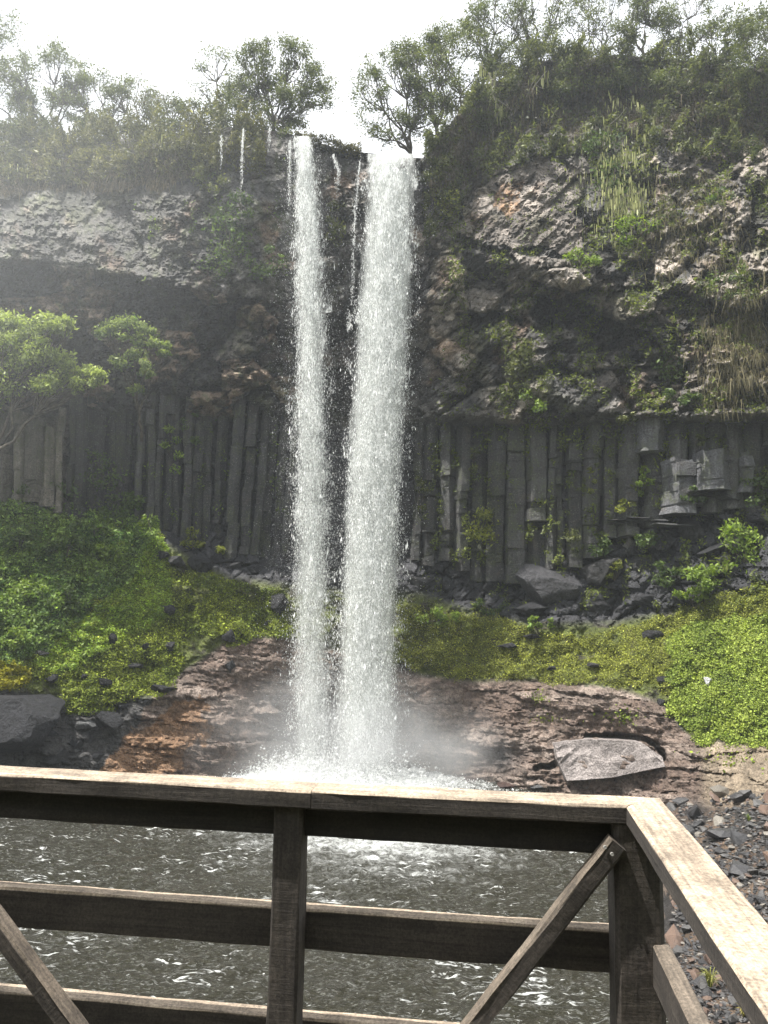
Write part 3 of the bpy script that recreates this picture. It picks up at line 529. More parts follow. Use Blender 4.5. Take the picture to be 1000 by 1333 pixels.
BL = [
    (262, 735, 30, 26, DK, 'rounded black boulder at the foot of the left columns, below yellow moss'), (232, 730, 26, 24, DG, 'grey boulder beside the tip of the lime green strip'),
    (282, 728, 28, 30, DK, 'upright black boulder under the third dark column joint left of the falls'), (305, 738, 30, 26, DG, 'smooth grey boulder under the leaning columns'),
    (328, 742, 30, 28, DK, 'wet black boulder under the last leaning columns left of the falls'), (350, 738, 24, 30, DG, 'pale edged grey boulder closest to the left fall at column foot'),
    (215, 722, 20, 18, DK, 'small black boulder at the top of the lime green strip'), (362, 790, 26, 36, DK, 'tall black block standing in the moss beside the left fall'),
    (298, 829, 20, 22, DK, 'black cube shaped rock on the pink shelf below the moss'), (300, 868, 16, 28, DK, 'narrow pile of black wet rock under the cube shaped rock'),
    (350, 810, 12, 8, DK, 'tiny black stone in the moss left of the falls'), (222, 796, 22, 18, DK, 'dark stone sunk in moss below the bright leafy strip'),
    (222, 842, 16, 22, DK, 'dark stone standing in the mossy slope above the brown ledge'), (150, 833, 18, 22, DK, 'dark broken stone in the middle of the left mossy slope'),
    (178, 866, 30, 12, DK, 'long flat dark stone in the lower left moss'), (190, 842, 14, 12, DK, 'small dark stone above the long flat one in the moss'),
    (54, 850, 20, 14, DG, 'grey stone at the upper edge of the left moss near the picture edge'), (70, 882, 16, 14, DK, 'dark stone just above the huge layered boulder'),
    (140, 888, 24, 16, DK, 'dark stone at the bottom of the left moss, above the block pile'), (112, 880, 14, 10, DK, 'small dark stone in the moss left of the bottom stone'),
    (110, 942, 30, 18, (.15, .15, .15), 'flat topped pale grey block beside the huge layered boulder'), (140, 938, 34, 34, DK, 'black cracked boulder next to the flat topped grey block'),
    (185, 912, 26, 12, (.13, .13, .14), 'thin grey slab at the end of the black ledge'), (212, 898, 44, 22, DK, 'black ledge block jutting out over the brown rock'),
    (160, 922, 26, 22, DK, 'black block under the thin grey slab'), (95, 968, 40, 26, DK, 'wet black boulder below the flat topped grey block'),
    (70, 985, 44, 20, DG, 'low wet grey boulder at the left water edge'), (122, 985, 40, 18, DK, 'low black boulder at the left water edge, right of the grey one'),
    (60, 955, 26, 20, DK, 'black boulder leaning on the huge layered boulder'), (118, 960, 26, 18, DG, 'grey black boulder in the middle of the left block pile'),
    (100, 925, 22, 16, DK, 'black stone on top of the left block pile'),
    (848, 826, 46, 20, DK, 'dark stone outcrop in the moss above the white stone'), (862, 884, 20, 14, DK, 'black stone with a pale edge at the left border of the clover'),
    (858, 914, 14, 12, DK, 'small black stone where clover meets the pink shelf'), (921, 886, 11, 16, (.5, .5, .5), 'small white stone lying in the bright clover'),
    (718, 869, 16, 9, DK, 'small flat dark stone in the yellow moss right of the falls'), (662, 840, 26, 12, DK, 'dark rock showing through the moss right of the falls'),
    (692, 828, 22, 10, DK, 'dark low rock at the top of the right moss'), (772, 865, 18, 8, DG, 'grey flat stone in the moss above the shelf'),
    (703, 1025, 22, 14, (.12, .12, .12), 'round black stone with a white patch at the water edge by the rail'), (622, 1018, 50, 14, (.07, .045, .04), 'low dark red rock at the foot of the main fall spray'),
    (660, 1022, 40, 10, (.09, .055, .045), 'low wet red brown rock between the spray and the black stone'),
]
for b in BL: boulder(*b, dy=-.12 if npy(7, b[0]) < b[1] < npy(8, b[0]) else .2)
BR = [(550, 760, 34, 40, DG, 'blue grey rock fan beside the main fall, under the columns'), (585, 765, 30, 44, DK, 'black rounded rock right of the blue grey fan'), (612, 752, 28, 40, DG, 'upright grey rock rib under the right columns'),
      (640, 768, 36, 36, DK, 'black hollowed rock under the right columns'), (672, 750, 34, 40, DG, 'curved grey rock rib left of the big smooth rock'), (715, 762, 86, 66, (.062, .061, .066), 'big smooth curved grey rock at the foot of the right columns'),
      (700, 790, 60, 34, DK, 'black rough rock under the big smooth curved rock'), (790, 745, 56, 56, DG, 'broad grey rock below the jutting ledge'), (778, 790, 70, 30, DK, 'layered black rock above the right moss'),
      (840, 735, 40, 44, DG, 'grey rock with ferns below the jutting ledge'), (872, 720, 40, 40, DK, 'black rock right of the ferny grey rock'), (905, 690, 40, 44, DG, 'triangular grey rock beneath the right short columns'),
      (850, 780, 50, 26, DK, 'black rock overhanging the right moss'), (930, 720, 44, 34, DK, 'black shaded rock beside the leafy right edge bushes'), (818, 708, 22, 28, PL, 'pale rounded rock under the jutting ledge'),
      (830, 755, 26, 22, DG, 'grey knob of rock among ferns under the ledge')]
for b in BR: boulder(*b)
# jutting slate ledges under the right-hand columns
for k, (xa, xb, yy, lab) in enumerate(((775, 905, 680, 'wide jutting slate ledge under the right columns'), (858, 962, 643, 'narrow jutting slate ledge under the pale square column'))):
    lt = thing('rock_ledge', lab, 'rock ledge', tuple(ground((xa + xb) / 2, yy)[0]))
    r = np.random.default_rng(40 + k)
    for j in range(9):
        xc = r.uniform(xa + 15, xb - 15); yj = yy + abs(xc - (xa + xb) / 2) * .16 + r.uniform(-9, 6); Pg = ground(xc, yj)[0]; V, Fq = rock_shape(300 + j + k * 20, 2, .16); V = V * np.array([wsize(r.uniform(36, 64), Pg[1]) / 2, .9, wsize(30, Pg[1]) / 2])
        o = mesh_np('slate', V + Pg + np.array([0, -.55 + r.uniform(-.2, .2), 0]) - np.array(lt.location), Fq, M_WET, lt, np.full((len(V), 3), r.uniform(.05, .12)))
# pale slab on the shelf
def slab():
    pts = [(722, 968), (765, 962), (835, 966), (862, 985), (866, 998), (800, 1012), (738, 1016), (726, 990)]
    t = thing('rock_slab', 'pale grey slab broken loose on the pink rock shelf above the railing corner', 'rock slab', tuple(ground(795, 990)[0]))
    a = np.array(pts, float); Yf = surface(a[:, 0], a[:, 1]).min() + .05
    Yf = base_depth(a[:, 0], a[:, 1]) - .27; top = at(a[:, 0], a[:, 1], Yf); r = np.random.default_rng(3)
    bm = bmesh.new(); v1 = [bm.verts.new(p) for p in top]; v2 = [bm.verts.new(p + np.array([0, 1.2, -.1])) for p in top]
    bm.faces.new(v1); n = len(v1)
    for i in range(n): bm.faces.new((v1[i], v1[(i + 1) % n], v2[(i + 1) % n], v2[i]))
    bm.faces.new(v2[::-1]); bmesh.ops.triangulate(bm, faces=bm.faces[:]); bmesh.ops.subdivide_edges(bm, edges=bm.edges[:], cuts=4, use_grid_fill=True); bmesh.ops.triangulate(bm, faces=bm.faces[:])
    V = np.array([v.co[:] for v in bm.verts]); bm.verts.index_update(); Fq = np.array([[v.index for v in f.verts] for f in bm.faces]); bm.free()
    c_, e_, r_ = cells(V[:, 0], V[:, 2] * 1.0, .9, .25, .25, 9); V[:, 1] -= .1 * c_ + .06 * fbm(V[:, 0] * 2, V[:, 2] * 3, 4, 4)
    mesh_np('face', V - np.array(t.location), Fq, M_ROCK, t, np.clip(np.array([.30, .265, .25]) * (.8 + .4 * r_)[:, None], 0, 1))
slab()

# rubble bank right of the pool
rb = np.random.default_rng(21); STONES = [rock_shape(500 + k, 1, rb.uniform(.55, .9), .6) for k in range(10)]
SM = []
for k, (V, Fq) in enumerate(STONES):
    for cname, c in (('dark', (.03, .029, .031)), ('grey', (.07, .067, .065)), ('red', (.13, .08, .055)), ('pale', (.2, .18, .15))):
        o = mesh_np('stone', V, Fq, M_STONE, None, np.full((len(V), 3), 1.0) * np.asarray(c)); SM.append((cname, o.data)); bpy.data.objects.remove(o)
def bank_pts(n, rng):
    out = []
    while len(out) < n:
        x = rng.uniform(858, 1040); y = rng.uniform(1035, 1333)
        if x < 866 + 10 * (y > 1150) : continue
        if y < 1052 + 8 * math.sin(x / 9) and x < 930: continue
        out.append((x, y))
    return np.array(out)
nb = 300; pts = bank_pts(nb, rb); G = ground(pts[:, 0], pts[:, 1])
LABS = {'dark': 'dark angular stone in the rubble bank right of the railing', 'grey': 'grey angular stone in the rubble bank right of the railing', 'red': 'reddish brown stone in the rubble bank right of the railing', 'pale': 'pale stone in the rubble bank right of the railing'}
for k in range(nb):
    cn, me = SM[rb.choice(len(SM), p=np.tile([.5, .3, .12, .08], 10) / 10)]; o = bpy.data.objects.new('stone', me); COL.objects.link(o)
    s = wsize(rb.lognormal(2.42, .5), G[k, 1]) * .62; s = min(s, .62); o.location = G[k] + np.array([0, 0, s * .25]); o.scale = (s * rb.uniform(.9, 1.5), s, s * rb.uniform(.6, 1)); o.rotation_euler = tuple(rb.uniform(0, 6.28, 3) * np.array([.15, .15, 1]))
    px_, py_ = pts[k]; size = 'small' if s < .16 else ('large' if s > .34 else 'medium sized')
    zone = 'on the upper rubble bank just below the pink shelf' if py_ < 1110 else ('on the rubble bank beside the sloping side rail' if py_ < 1215 else 'on the gravel below the side rail near the bottom edge')
    tag(o, size + ' ' + {'dark': 'black angular', 'grey': 'grey angular', 'red': 'reddish brown', 'pale': 'pale'}[cn] + ' stone ' + zone, 'stone', 'loose stones of the rubble bank')
# the finest rubble
pts = bank_pts(5600, rb); G = ground(pts[:, 0], pts[:, 1]); VV, FF, CC = [], [], []; base = 0
low = [rock_shape(700 + k, 0, .7, .6) for k in range(6)]
PAL = np.array([(.03, .029, .03), (.07, .066, .063), (.11, .07, .05), (.2, .18, .155)])
for k in range(len(pts)):
    V, Fq = low[k % 6]; s = rb.lognormal(-3.2, .45) * G[k, 1] / 17; a = rb.uniform(0, 6.28); c, sn = math.cos(a), math.sin(a)
    V = V * np.array([s * rb.uniform(.8, 1.6), s, s * .7]); V = np.stack([V[:, 0] * c - V[:, 1] * sn, V[:, 0] * sn + V[:, 1] * c, V[:, 2]], 1) + G[k] + np.array([0, 0, s * .3])
    VV.append(V); FF.append(Fq + base); base += len(V); CC.append(np.repeat(PAL[rb.choice(4, p=[.5, .28, .14, .08])][None], len(V), 0))
o = mesh_np('gravel', np.concatenate(VV), np.concatenate(FF), M_STONE, None, np.concatenate(CC)); tag(o, 'fine broken gravel between the stones of the right bank', 'gravel', None, 'stuff')

# ------------------------------------------------------------------ ground cover
def scatter(name, label, cat, dens, box, n, L, Wd, hgt, c1, c2, up=.6, mat=None, seed=0, droop=0.0, clump=0.0, var=.3, face=(0, -.5, 1)):
    r = np.random.default_rng(seed + 1000); X = r.uniform(box[0], box[2], n * 3); Yp = r.uniform(box[1], box[3], n * 3)
    d = dens(X, Yp)
    if clump: d = d * sstep(-clump, clump * .5, fbm(X / 14, Yp / 14, seed + 7, 3))
    k = np.nonzero(r.random(n * 3) < d)[0][:n]; X = X[k]; Yp = Yp[k]; P = ground(X, Yp); P[:, 1] -= .6 * ((Yp > npy(5, X) - 5) & (Yp < npy(6, X) + 5) & (X > 75)); lump = np.clip(.55 + .9 * fbm(X / 16, Yp / 12, seed + 3, 3), 0.08, 1.3)
    P = P + (r.random(len(X)) ** .7 * hgt * lump)[:, None] * np.array([0, -.75, .65]) + r.normal(0, .05, P.shape)
    sz = np.exp(r.normal(0, .25, len(X))); V, Fq = leaf_mesh(P, L * sz, Wd * sz, up, r, face, droop)
    t = np.clip(.5 + .8 * fbm(X / 45, Yp / 30, seed + 5, 3) + r.normal(0, .2, len(X)), 0, 1)
    o = mesh_np(name, V, Fq, mat or M_MOSS, None, leaf_cols(len(X), c1, c2, var, r, t)); return tag(o, label, cat, None, 'stuff')
def dens_slope_l(x, y): return wpoly(x, y, POLY_SLOPE_L, 8, 61) * (1 - .9 * wpoly(x, y, POLY_LEAFY, 8, 62)) * (1 - .5 * sstep(.05, .25, fbm(x / 14, y / 9, 64, 3)) * sstep(820, 850, y))
scatter('moss', 'low olive green moss and herbs on the left slope', 'moss', dens_slope_l, (-60, 670, 382, 940), 70000, .05, .026, .17, (.09, .125, .022), (.27, .31, .045), seed=1, up=.9, var=.42)
scatter('undergrowth', 'tall dark leafy plants on the upper left slope', 'undergrowth', lambda x, y: wpoly(x, y, POLY_LEAFY, 9, 62), (-80, 625, 212, 868), 52000, .085, .034, .42, (.065, .12, .032), (.23, .31, .075), seed=2, var=.4, mat=M_LEAF, up=.7)
scatter('undergrowth', 'bright lime green leafy strip running down the left slope', 'undergrowth', lambda x, y: wpoly(x, y, POLY_BRIGHT, 7, 63), (35, 670, 232, 885), 34000, .055, .028, .17, (.15, .24, .03), (.34, .44, .065), seed=3, var=.35, mat=M_LEAF, up=1.1)
scatter('moss', 'bright yellow moss on the huge layered boulder', 'moss', lambda x, y: wpoly(x, y, [(-40, 850), (0, 858), (40, 876), (38, 892), (15, 900), (-40, 908)], 4, 65), (-40, 850, 45, 910), 6000, .06, .035, .5, (.2, .2, .02), (.32, .29, .03), seed=4)
def dens_slope_r(x, y): return wpoly(x, y, POLY_SLOPE_R, 7, 66) * (1 - .92 * wpoly(x, y, POLY_CLOVER, 9, 67)) * (1 - .85 * sstep(.08, .3, fbm(x / 22, y / 11, 68, 4)))
scatter('moss', 'yellow green moss on the slope right of the main fall', 'moss', dens_slope_r, (515, 755, 1040, 905), 88000, .035, .019, .10, (.11, .125, .026), (.30, .32, .06), seed=5, up=.9, var=.42)
scatter('clover', 'bright green round leaved plants covering the right slope', 'ground cover', lambda x, y: wpoly(x, y, POLY_CLOVER, 9, 67), (860, 770, 1060, 985), 84000, .037, .03, .13, (.12, .17, .03), (.30, .36, .07), seed=6, var=.38, up=.9, clump=.9)
scatter('moss', 'small moss patches on the pink rock shelf', 'moss', lambda x, y: np.clip(np.exp(-(((x - 810) / 20) ** 2 + ((y - 934) / 8) ** 2)) + np.exp(-(((x - 712) / 22) ** 2 + ((y - 936) / 4) ** 2)) + np.exp(-(((x - 702) / 14) ** 2 + ((y - 908) / 9) ** 2)) + .5 * np.exp(-(((x - 950) / 40) ** 2 + ((y - 985) / 14) ** 2)), 0, 1) ** 1.4, (670, 890, 1000, 1010), 4500, .055, .035, .12, (.11, .16, .02), (.2, .24, .03), seed=7)
def dens_face_r(x, y):
    d = sstep(-.08, .22, fbm(x / 34, y / 46, 71, 4)) * sstep(560, 600, x) * (1 - sstep(560, 600, y)) * sstep(150, 210, y) * .8
    d = d + .7 * sstep(.04, .3, fbm(x / 18, y / 34, 72, 4)) * sstep(540, 560, x) * sstep(560, 570, y) * (1 - sstep(790, 800, y))
    return np.clip(d, 0, 1) * (1 - .85 * wpoly(x, y, POLY_PALE_R, 9, 15)) * (1 - .8 * wpoly(x, y, POLY_STRIP_R, 5, 12))
scatter('creeper', 'thin olive plants clinging all over the right cliff', 'creeper', dens_face_r, (540, 150, 1040, 800), 62000, .085, .034, .34, (.06, .08, .02), (.18, .21, .05), seed=8, mat=M_LEAF)
def dens_face_l(x, y):
    d = .7 * sstep(.08, .35, fbm(x / 30, y / 50, 73, 4)) * (1 - sstep(360, 420, y)) * sstep(190, 240, y) * sstep(150, 260, x)
    d = d + .45 * sstep(.1, .35, fbm(x / 16, y / 40, 74, 4)) * sstep(545, 560, y) * (1 - sstep(690, 710, y)) * sstep(60, 110, x)
    return np.clip(d, 0, 1) * (1 - sstep(372, 384, x))
scatter('creeper', 'thin green plants clinging to the left cliff', 'creeper', dens_face_l, (60, 190, 384, 710), 17000, .085, .036, .32, (.05, .08, .022), (.15, .19, .05), seed=9, mat=M_LEAF)
def blades(name, label, cat, dens, box, n, Ln, Wd, c1, c2, seed, hang=1.0, kind='stuff', parent=None):
    r = np.random.default_rng(seed + 2000); X = r.uniform(box[0], box[2], n * 4); Yp = r.uniform(box[1], box[3], n * 4); k = np.nonzero(r.random(n * 4) < dens(X, Yp))[0][:n]; X = X[k]; Yp = Yp[k]
    P = ground(X, Yp) + np.array([0, -.05, 0]); m = len(X); ln = (Ln * np.exp(r.normal(0, .35, m)))[:, None]; side = r.normal(0, .35, (m, 1))
    out = np.concatenate([side, -np.abs(r.normal(.5, .2, (m, 1))), r.normal(.25, .25, (m, 1)) + .25 * (1 - hang)], 1); dn = np.concatenate([side * .5, -np.abs(r.normal(.15, .1, (m, 1))), np.where(hang > 0, -1.0, .6) * np.ones((m, 1))], 1)
    w = np.concatenate([np.ones((m, 1)), r.normal(0, .4, (m, 1)), np.zeros((m, 1))], 1) * Wd
    Q1 = P + out * ln * .35; Q2 = Q1 + dn * ln * .65
    V = np.stack([P - w * .6, P + w * .6, Q1 + w, Q1 - w, Q2 + w * .25, Q2 - w * .25], 1).reshape(-1, 3); b = np.arange(m)[:, None] * 6
    Fq = np.concatenate([b + np.array([0, 1, 2, 3]), b + np.array([3, 2, 4, 5])]); cc = np.repeat(leaf_cols(m, c1, c2, .25, r)[::4], 6, 0)
    o = mesh_np(name, V, Fq, M_DRY, parent, cc); return tag(o, label, cat, None, kind)
blades('dry_grass', 'tan dry grass hanging over the top of the left cliff', 'grass', lambda x, y: wpoly(x, y, POLY_DRYTOP_L, 10, 22), (-60, 186, 262, 264), 8000, .5, .02, (.075, .065, .036), (.22, .185, .12), 1)
blades('dry_grass', 'pale dry grass hanging at the far right of the cliff', 'grass', lambda x, y: np.clip(np.exp(-(((x - 965) / 42) ** 2 + ((y - 440) / 55) ** 2)) + .6 * np.exp(-(((x - 950) / 30) ** 2 + ((y - 500) / 25) ** 2)) + .35 * np.exp(-(((x - 890) / 60) ** 2 + ((y - 290) / 60) ** 2)), 0, 1), (820, 220, 1030, 540), 5200, .65, .016, (.08, .075, .035), (.24, .21, .13), 2)
blades('brush_grass', 'brown hanging roots and grass under the bushes of the right cliff top', 'grass', lambda x, y: sstep(0, 20, y - lip(x)) * (1 - sstep(60, 130, y - lip(x))) * .9 * sstep(545, 575, x), (545, 70, 1040, 260), 7000, .7, .016, (.04, .036, .022), (.12, .1, .06), 3)

def brush(name, label, xr, below, n, hgt, c1, c2, seed, L=.085, Wd=.03, cl=.35):
    r = np.random.default_rng(seed + 3000); X = r.uniform(xr[0], xr[1], n * 3); dpy = r.random(n * 3) ** 1.3 * below; hl = np.exp(-(((dpy - 70) / 34.0) ** 2)) * sstep(575, 610, X) * (1 - sstep(820, 870, X)); k = np.nonzero(r.random(n * 3) < sstep(-cl, .25, fbm(X / 26, dpy / 22, seed, 4)) * (1 - .8 * hl))[0][:n]; X = X[k]; dpy = dpy[k]; P = ground(X, lip(X) + dpy)
    lump = np.clip(.5 + 1.1 * fbm(X / 20, dpy / 18, seed + 3, 3), .05, 1.4); P = P + (r.random(len(X)) ** .8 * hgt * lump)[:, None] * np.array([0, -.7, .7]) * (1 + .6 * (dpy < 15))[:, None] + r.normal(0, .06, P.shape)
    sz = np.exp(r.normal(0, .25, len(X))); V, Fq = leaf_mesh(P, L * sz, Wd * sz, .4, r); o = mesh_np(name, V, Fq, M_LEAF, None, leaf_cols(len(X), c1, c2, .28, r, np.clip(.5 + .8 * fbm(X / 40, dpy / 30, seed + 5, 3) + r.normal(0, .2, len(X)), 0, 1))); return tag(o, label, 'brush', None, 'stuff')
brush('brush', 'tangled grey green brush along the left cliff top', (-70, 345), 62, 32000, 1.5, (.045, .055, .022), (.17, .165, .06), 1, L=.11, Wd=.036)
brush('brush', 'dense dark olive brush covering the right cliff top', (552, 1050), 125, 44000, 1.25, (.03, .042, .016), (.15, .165, .05), 2, L=.12, Wd=.04, cl=.1)
def twigs(name, label, xr, below, n, ln, seed):
    r = np.random.default_rng(seed + 4000); X = r.uniform(xr[0], xr[1], n); dp = r.random(n) ** 1.2 * below; P = ground(X, lip(X) + dp) + np.array([0, -.3, .1]); lines = []
    for k in range(n):
        d = norm(r.normal(0, 1, 3) * np.array([1, .5, 1]) + np.array([0, -.4, .3])); L_ = ln * r.uniform(.4, 1.3); m = P[k] + d * L_ * .5 + r.normal(0, .1, 3); e = P[k] + d * L_ + r.normal(0, .18, 3); w = r.uniform(.008, .022); lines.append((np.array([P[k], m, e]), np.array([w, w * .7, w * .3])))
    V, Fq = tubes(lines, 3); o = mesh_np(name, V, Fq, M_BARK); return tag(o, label, 'twigs', None, 'stuff')
twigs('dead_twigs', 'bare grey twigs among the brush of the right cliff top', (556, 1050), 120, 1300, 1.3, 1); twigs('dead_twigs', 'bare grey twigs among the brush of the left cliff top', (-60, 330), 50, 500, 1.1, 2)
brush('brush', 'low mossy brush on the lip between the two falls', (385, 470), 10, 2200, .5, (.05, .05, .02), (.12, .11, .04), 3, cl=1)

# ------------------------------------------------------------------ shrubs on the cliff
def shrub(px, py, wpx, hpx, label, c1=(.05, .085, .02), c2=(.11, .15, .035), n=420, L=.10, seed=None, name='shrub', dy=-.35, droop=0.0):
    seed = int(px * 3 + py * 5) if seed is None else seed; r = np.random.default_rng(seed); G = ground(px, min(py + hpx * .35, 1400))[0]; Yc = surface(np.array([px * 1.0]), np.array([py * 1.0]))[0] + dy
    if npy(5, px) - 5 < py < npy(6, px) + 5 and px > 75: Yc -= .5
    t = thing(name, label, name.replace('_', ' '), tuple(G)); nc = max(5, int(n / 60)); a = r.uniform(0, 6.28, nc); q = np.sqrt(r.random(nc)) * .85
    cxp = px + np.cos(a) * q * wpx / 2; cyp = py + np.sin(a) * q * hpx / 2; CP = at(cxp, cyp, Yc + r.normal(0, .25, nc)); rad = wsize(min(wpx, hpx), Yc) * r.uniform(.16, .3, nc)
    k = r.integers(0, nc, n); off = norm(r.normal(size=(n, 3))) * (r.random((n, 1)) ** .45) * rad[k][:, None] * np.array([1.15, 1, .85]); P = CP[k] + off
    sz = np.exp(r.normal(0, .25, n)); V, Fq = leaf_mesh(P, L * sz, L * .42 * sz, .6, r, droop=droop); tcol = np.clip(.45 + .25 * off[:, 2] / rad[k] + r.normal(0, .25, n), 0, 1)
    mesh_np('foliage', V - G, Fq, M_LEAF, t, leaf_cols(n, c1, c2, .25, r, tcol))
    ln = []
    for j in range(min(nc, 9)):
        m = (G + CP[j]) / 2 + r.normal(0, .12, 3); ln.append((np.array([G, m, CP[j]]) - G, np.array([.03, .022, .01])))
    V, Fq = tubes(ln, 4); mesh_np('stem', V, Fq, M_BARK, t); return t
LG = ((.10, .16, .03), (.24, .31, .06)); MG = ((.045, .08, .022), (.11, .15, .04)); OG = ((.06, .075, .025), (.14, .15, .05)); YG = ((.12, .15, .03), (.25, .26, .05))
SH = [
    (275, 232, 44, 50, 'olive shrub just under the left cliff top between two trickles', OG, 500), (262, 215, 30, 40, 'tufted olive shrub hanging at the left end of the trickles', OG, 300),
    (300, 310, 70, 70, 'broad dark green shrub on the left cliff face below the long trickle', MG, 900), (345, 342, 50, 44, 'green shrub lying on the overhang left of the left fall', MG, 520), (318, 265, 44, 40, 'small leafed shrub beneath the long thin trickle', MG, 420), (282, 345, 44, 44, 'dark shrub at the overhang edge under the broad shrub', MG, 420),
    (440, 290, 36, 66, 'green shrub on the wall between the two falls', OG, 560), (580, 262, 40, 46, 'yellow green shrub beside the lip of the main fall', YG, 460), (568, 225, 36, 46, 'brown green shrub at the right corner of the main fall lip', OG, 420),
    (760, 342, 56, 34, 'bright green shrub on the edge above the dark recess', LG, 620), (826, 296, 60, 44, 'lime green shrub below the draped moss', LG, 620), (800, 250, 70, 90, 'mid green bush behind the draped moss', MG, 1300), (785, 195, 60, 70, 'upper bush behind the draped moss', MG, 900),
    (680, 480, 50, 90, 'long green shrub hanging below the dark recess', OG, 900), (655, 445, 44, 60, 'olive shrub left of the long hanging green one', OG, 460), (700, 515, 36, 40, 'small bright shrub at the foot of the hanging green one', LG, 300),
    (880, 470, 50, 60, 'leafy shrub on broken rock right of the recess', MG, 600), (940, 260, 40, 30, 'small green shrub on the stony right face', MG, 260), (950, 365, 50, 60, 'grey green shrub high at the right edge', MG, 500), (890, 515, 60, 30, 'low leafy shrub at the overhang edge above the pale square column', MG, 420),
    (815, 540, 50, 30, 'green tuft of shrub hanging over the right columns', OG, 420), (742, 585, 0, 0, None, None, 0), (774, 592, 16, 40, 'narrow plant in a column joint right of the middle', OG, 160), (770, 628, 16, 46, 'long narrow plant lower in the same column joint', YG, 160), (835, 628, 26, 52, 'green plant hanging in the crack under the pale block', LG, 300), (818, 660, 26, 26, 'yellow plant at the top of the jutting ledge', YG, 180), (912, 580, 18, 40, 'thin plant in the column joint near the right edge', OG, 150),
    (625, 685, 54, 50, 'yellow green moss cushion plant on the right columns', YG, 620), (612, 600, 24, 60, 'thin plant on the columns right of the main fall', OG, 240), (640, 560, 30, 24, 'low plant under the overhang right of the falls', OG, 200), (548, 650, 20, 80, 'misty plant right beside the main fall', OG, 260),
    (780, 712, 40, 34, 'fern like plant on the grey rock below the ledge', MG, 360), (845, 700, 34, 30, 'dark leafy plant under the middle of the ledge', MG, 320), (900, 645, 60, 26, 'leafy row of plants on the narrow ledge', MG, 420), (940, 560, 0, 0, None, None, 0), (745, 695, 30, 26, 'small plant left of the jutting ledge', OG, 240), (800, 745, 40, 30, 'pale yellow fern on the rocks above the right moss', YG, 300),
    (870, 745, 50, 40, 'green bush at the upper corner of the right moss', MG, 520), (925, 745, 60, 44, 'leafy bush above the clover near the right edge', LG, 760), (975, 710, 70, 80, 'large leafy bush at the right picture edge above the clover', LG, 1200), (985, 640, 40, 50, 'dark bush against the short columns at the right edge', MG, 520), (900, 775, 60, 26, 'low green bush bordering the clover', LG, 520),
    (225, 585, 30, 70, 'green plant growing between the left columns', LG, 460), (250, 560, 26, 60, 'dim green plant in the shade left of the leaning columns', MG, 300), (130, 610, 60, 60, 'dim leafy bush against the left columns', MG, 620), (60, 640, 80, 50, 'dark bush below the pale left wall', MG, 900), (160, 660, 70, 44, 'dark bush at the foot of the left columns', MG, 800),
    (250, 705, 44, 30, 'yellowish bush on the boulders below the left columns', YG, 420), (285, 718, 24, 24, 'small yellow bush among black boulders left of the falls', YG, 200), (190, 690, 34, 40, 'feathery bright bush topping the lime green strip', LG, 560),
    (25, 700, 60, 40, 'leafy dark bush at the left picture edge on the upper slope', MG, 600), (85, 715, 60, 44, 'broad bush in the middle of the dark undergrowth', MG, 700), (140, 720, 50, 36, 'bush with bright leaf tips beside the lime green strip', LG, 500), (40, 770, 60, 40, 'bright leafed bush low in the dark undergrowth', LG, 620), (95, 780, 50, 36, 'mid green bush above the lower end of the lime green strip', MG, 500), (15, 830, 50, 34, 'lime leafed bush just above the yellow moss', LG, 520), (120, 685, 46, 30, 'dim bush under the left columns in the upper undergrowth', MG, 420),
    (640, 792, 60, 26, 'green bush under the black hollowed rock', MG, 620), (572, 800, 60, 30, 'green bush on the moss right of the main fall', LG, 620), (700, 812, 50, 20, 'bright tuft of bush below the big smooth rock', LG, 420),
    (255, 770, 60, 24, 'olive bush on the left slope below the boulders', OG, 520), (330, 770, 50, 18, 'olive bush left of the tall black block', OG, 400),
]
for px, py, w, h, lab, cc, n in SH:
    if lab: shrub(px, py, w, h, lab, cc[0], cc[1], n, L=.09 if n < 700 else .11)
# a grass tuft on the bank below the side rail
def tuft(px, py, label, n, ln, c1, c2):
    G = ground(px, py)[0]; r = np.random.default_rng(int(px)); t = thing('grass_tuft', label, 'grass tuft', tuple(G)); V = []; Fq = []
    for k in range(n):
        a = r.uniform(0, 6.28); d = np.array([math.cos(a), math.sin(a), 0]) * r.uniform(.1, .6); L = ln * r.uniform(.5, 1.1); w = np.array([-math.sin(a), math.cos(a), 0]) * .008
        p1 = d * L * .5 + np.array([0, 0, L * .7]); p2 = d * L * 1.2 + np.array([0, 0, L * .8 * r.uniform(.6, 1.2)]); b = len(V)
        V += [-w, w, p1 + w, p1 - w, p2]; Fq += [[b, b + 1, b + 2, b + 3], [b + 3, b + 2, b + 4, b + 4]]
    V = np.array(V); Fq = [[f[0], f[1], f[2]] for f in Fq] + [[f[0], f[2], f[3]] for f in Fq if f[2] != f[3]]
    mesh_np('blade', V, Fq, M_DRY, t, np.repeat(leaf_cols(n, c1, c2, .25, r)[::4], 5, 0))['kind'] = 'stuff'
tuft(925, 1290, 'yellow green grass tuft on gravel seen under the side rail', 90, .5, (.14, .16, .04), (.35, .33, .12)); tuft(968, 1326, 'small yellow grass tuft close to the side rail bottom', 40, .3, (.2, .18, .05), (.38, .34, .12)); tuft(975, 1072, 'small green weed among the rubble at the right edge', 50, .35, (.1, .15, .03), (.2, .24, .05))

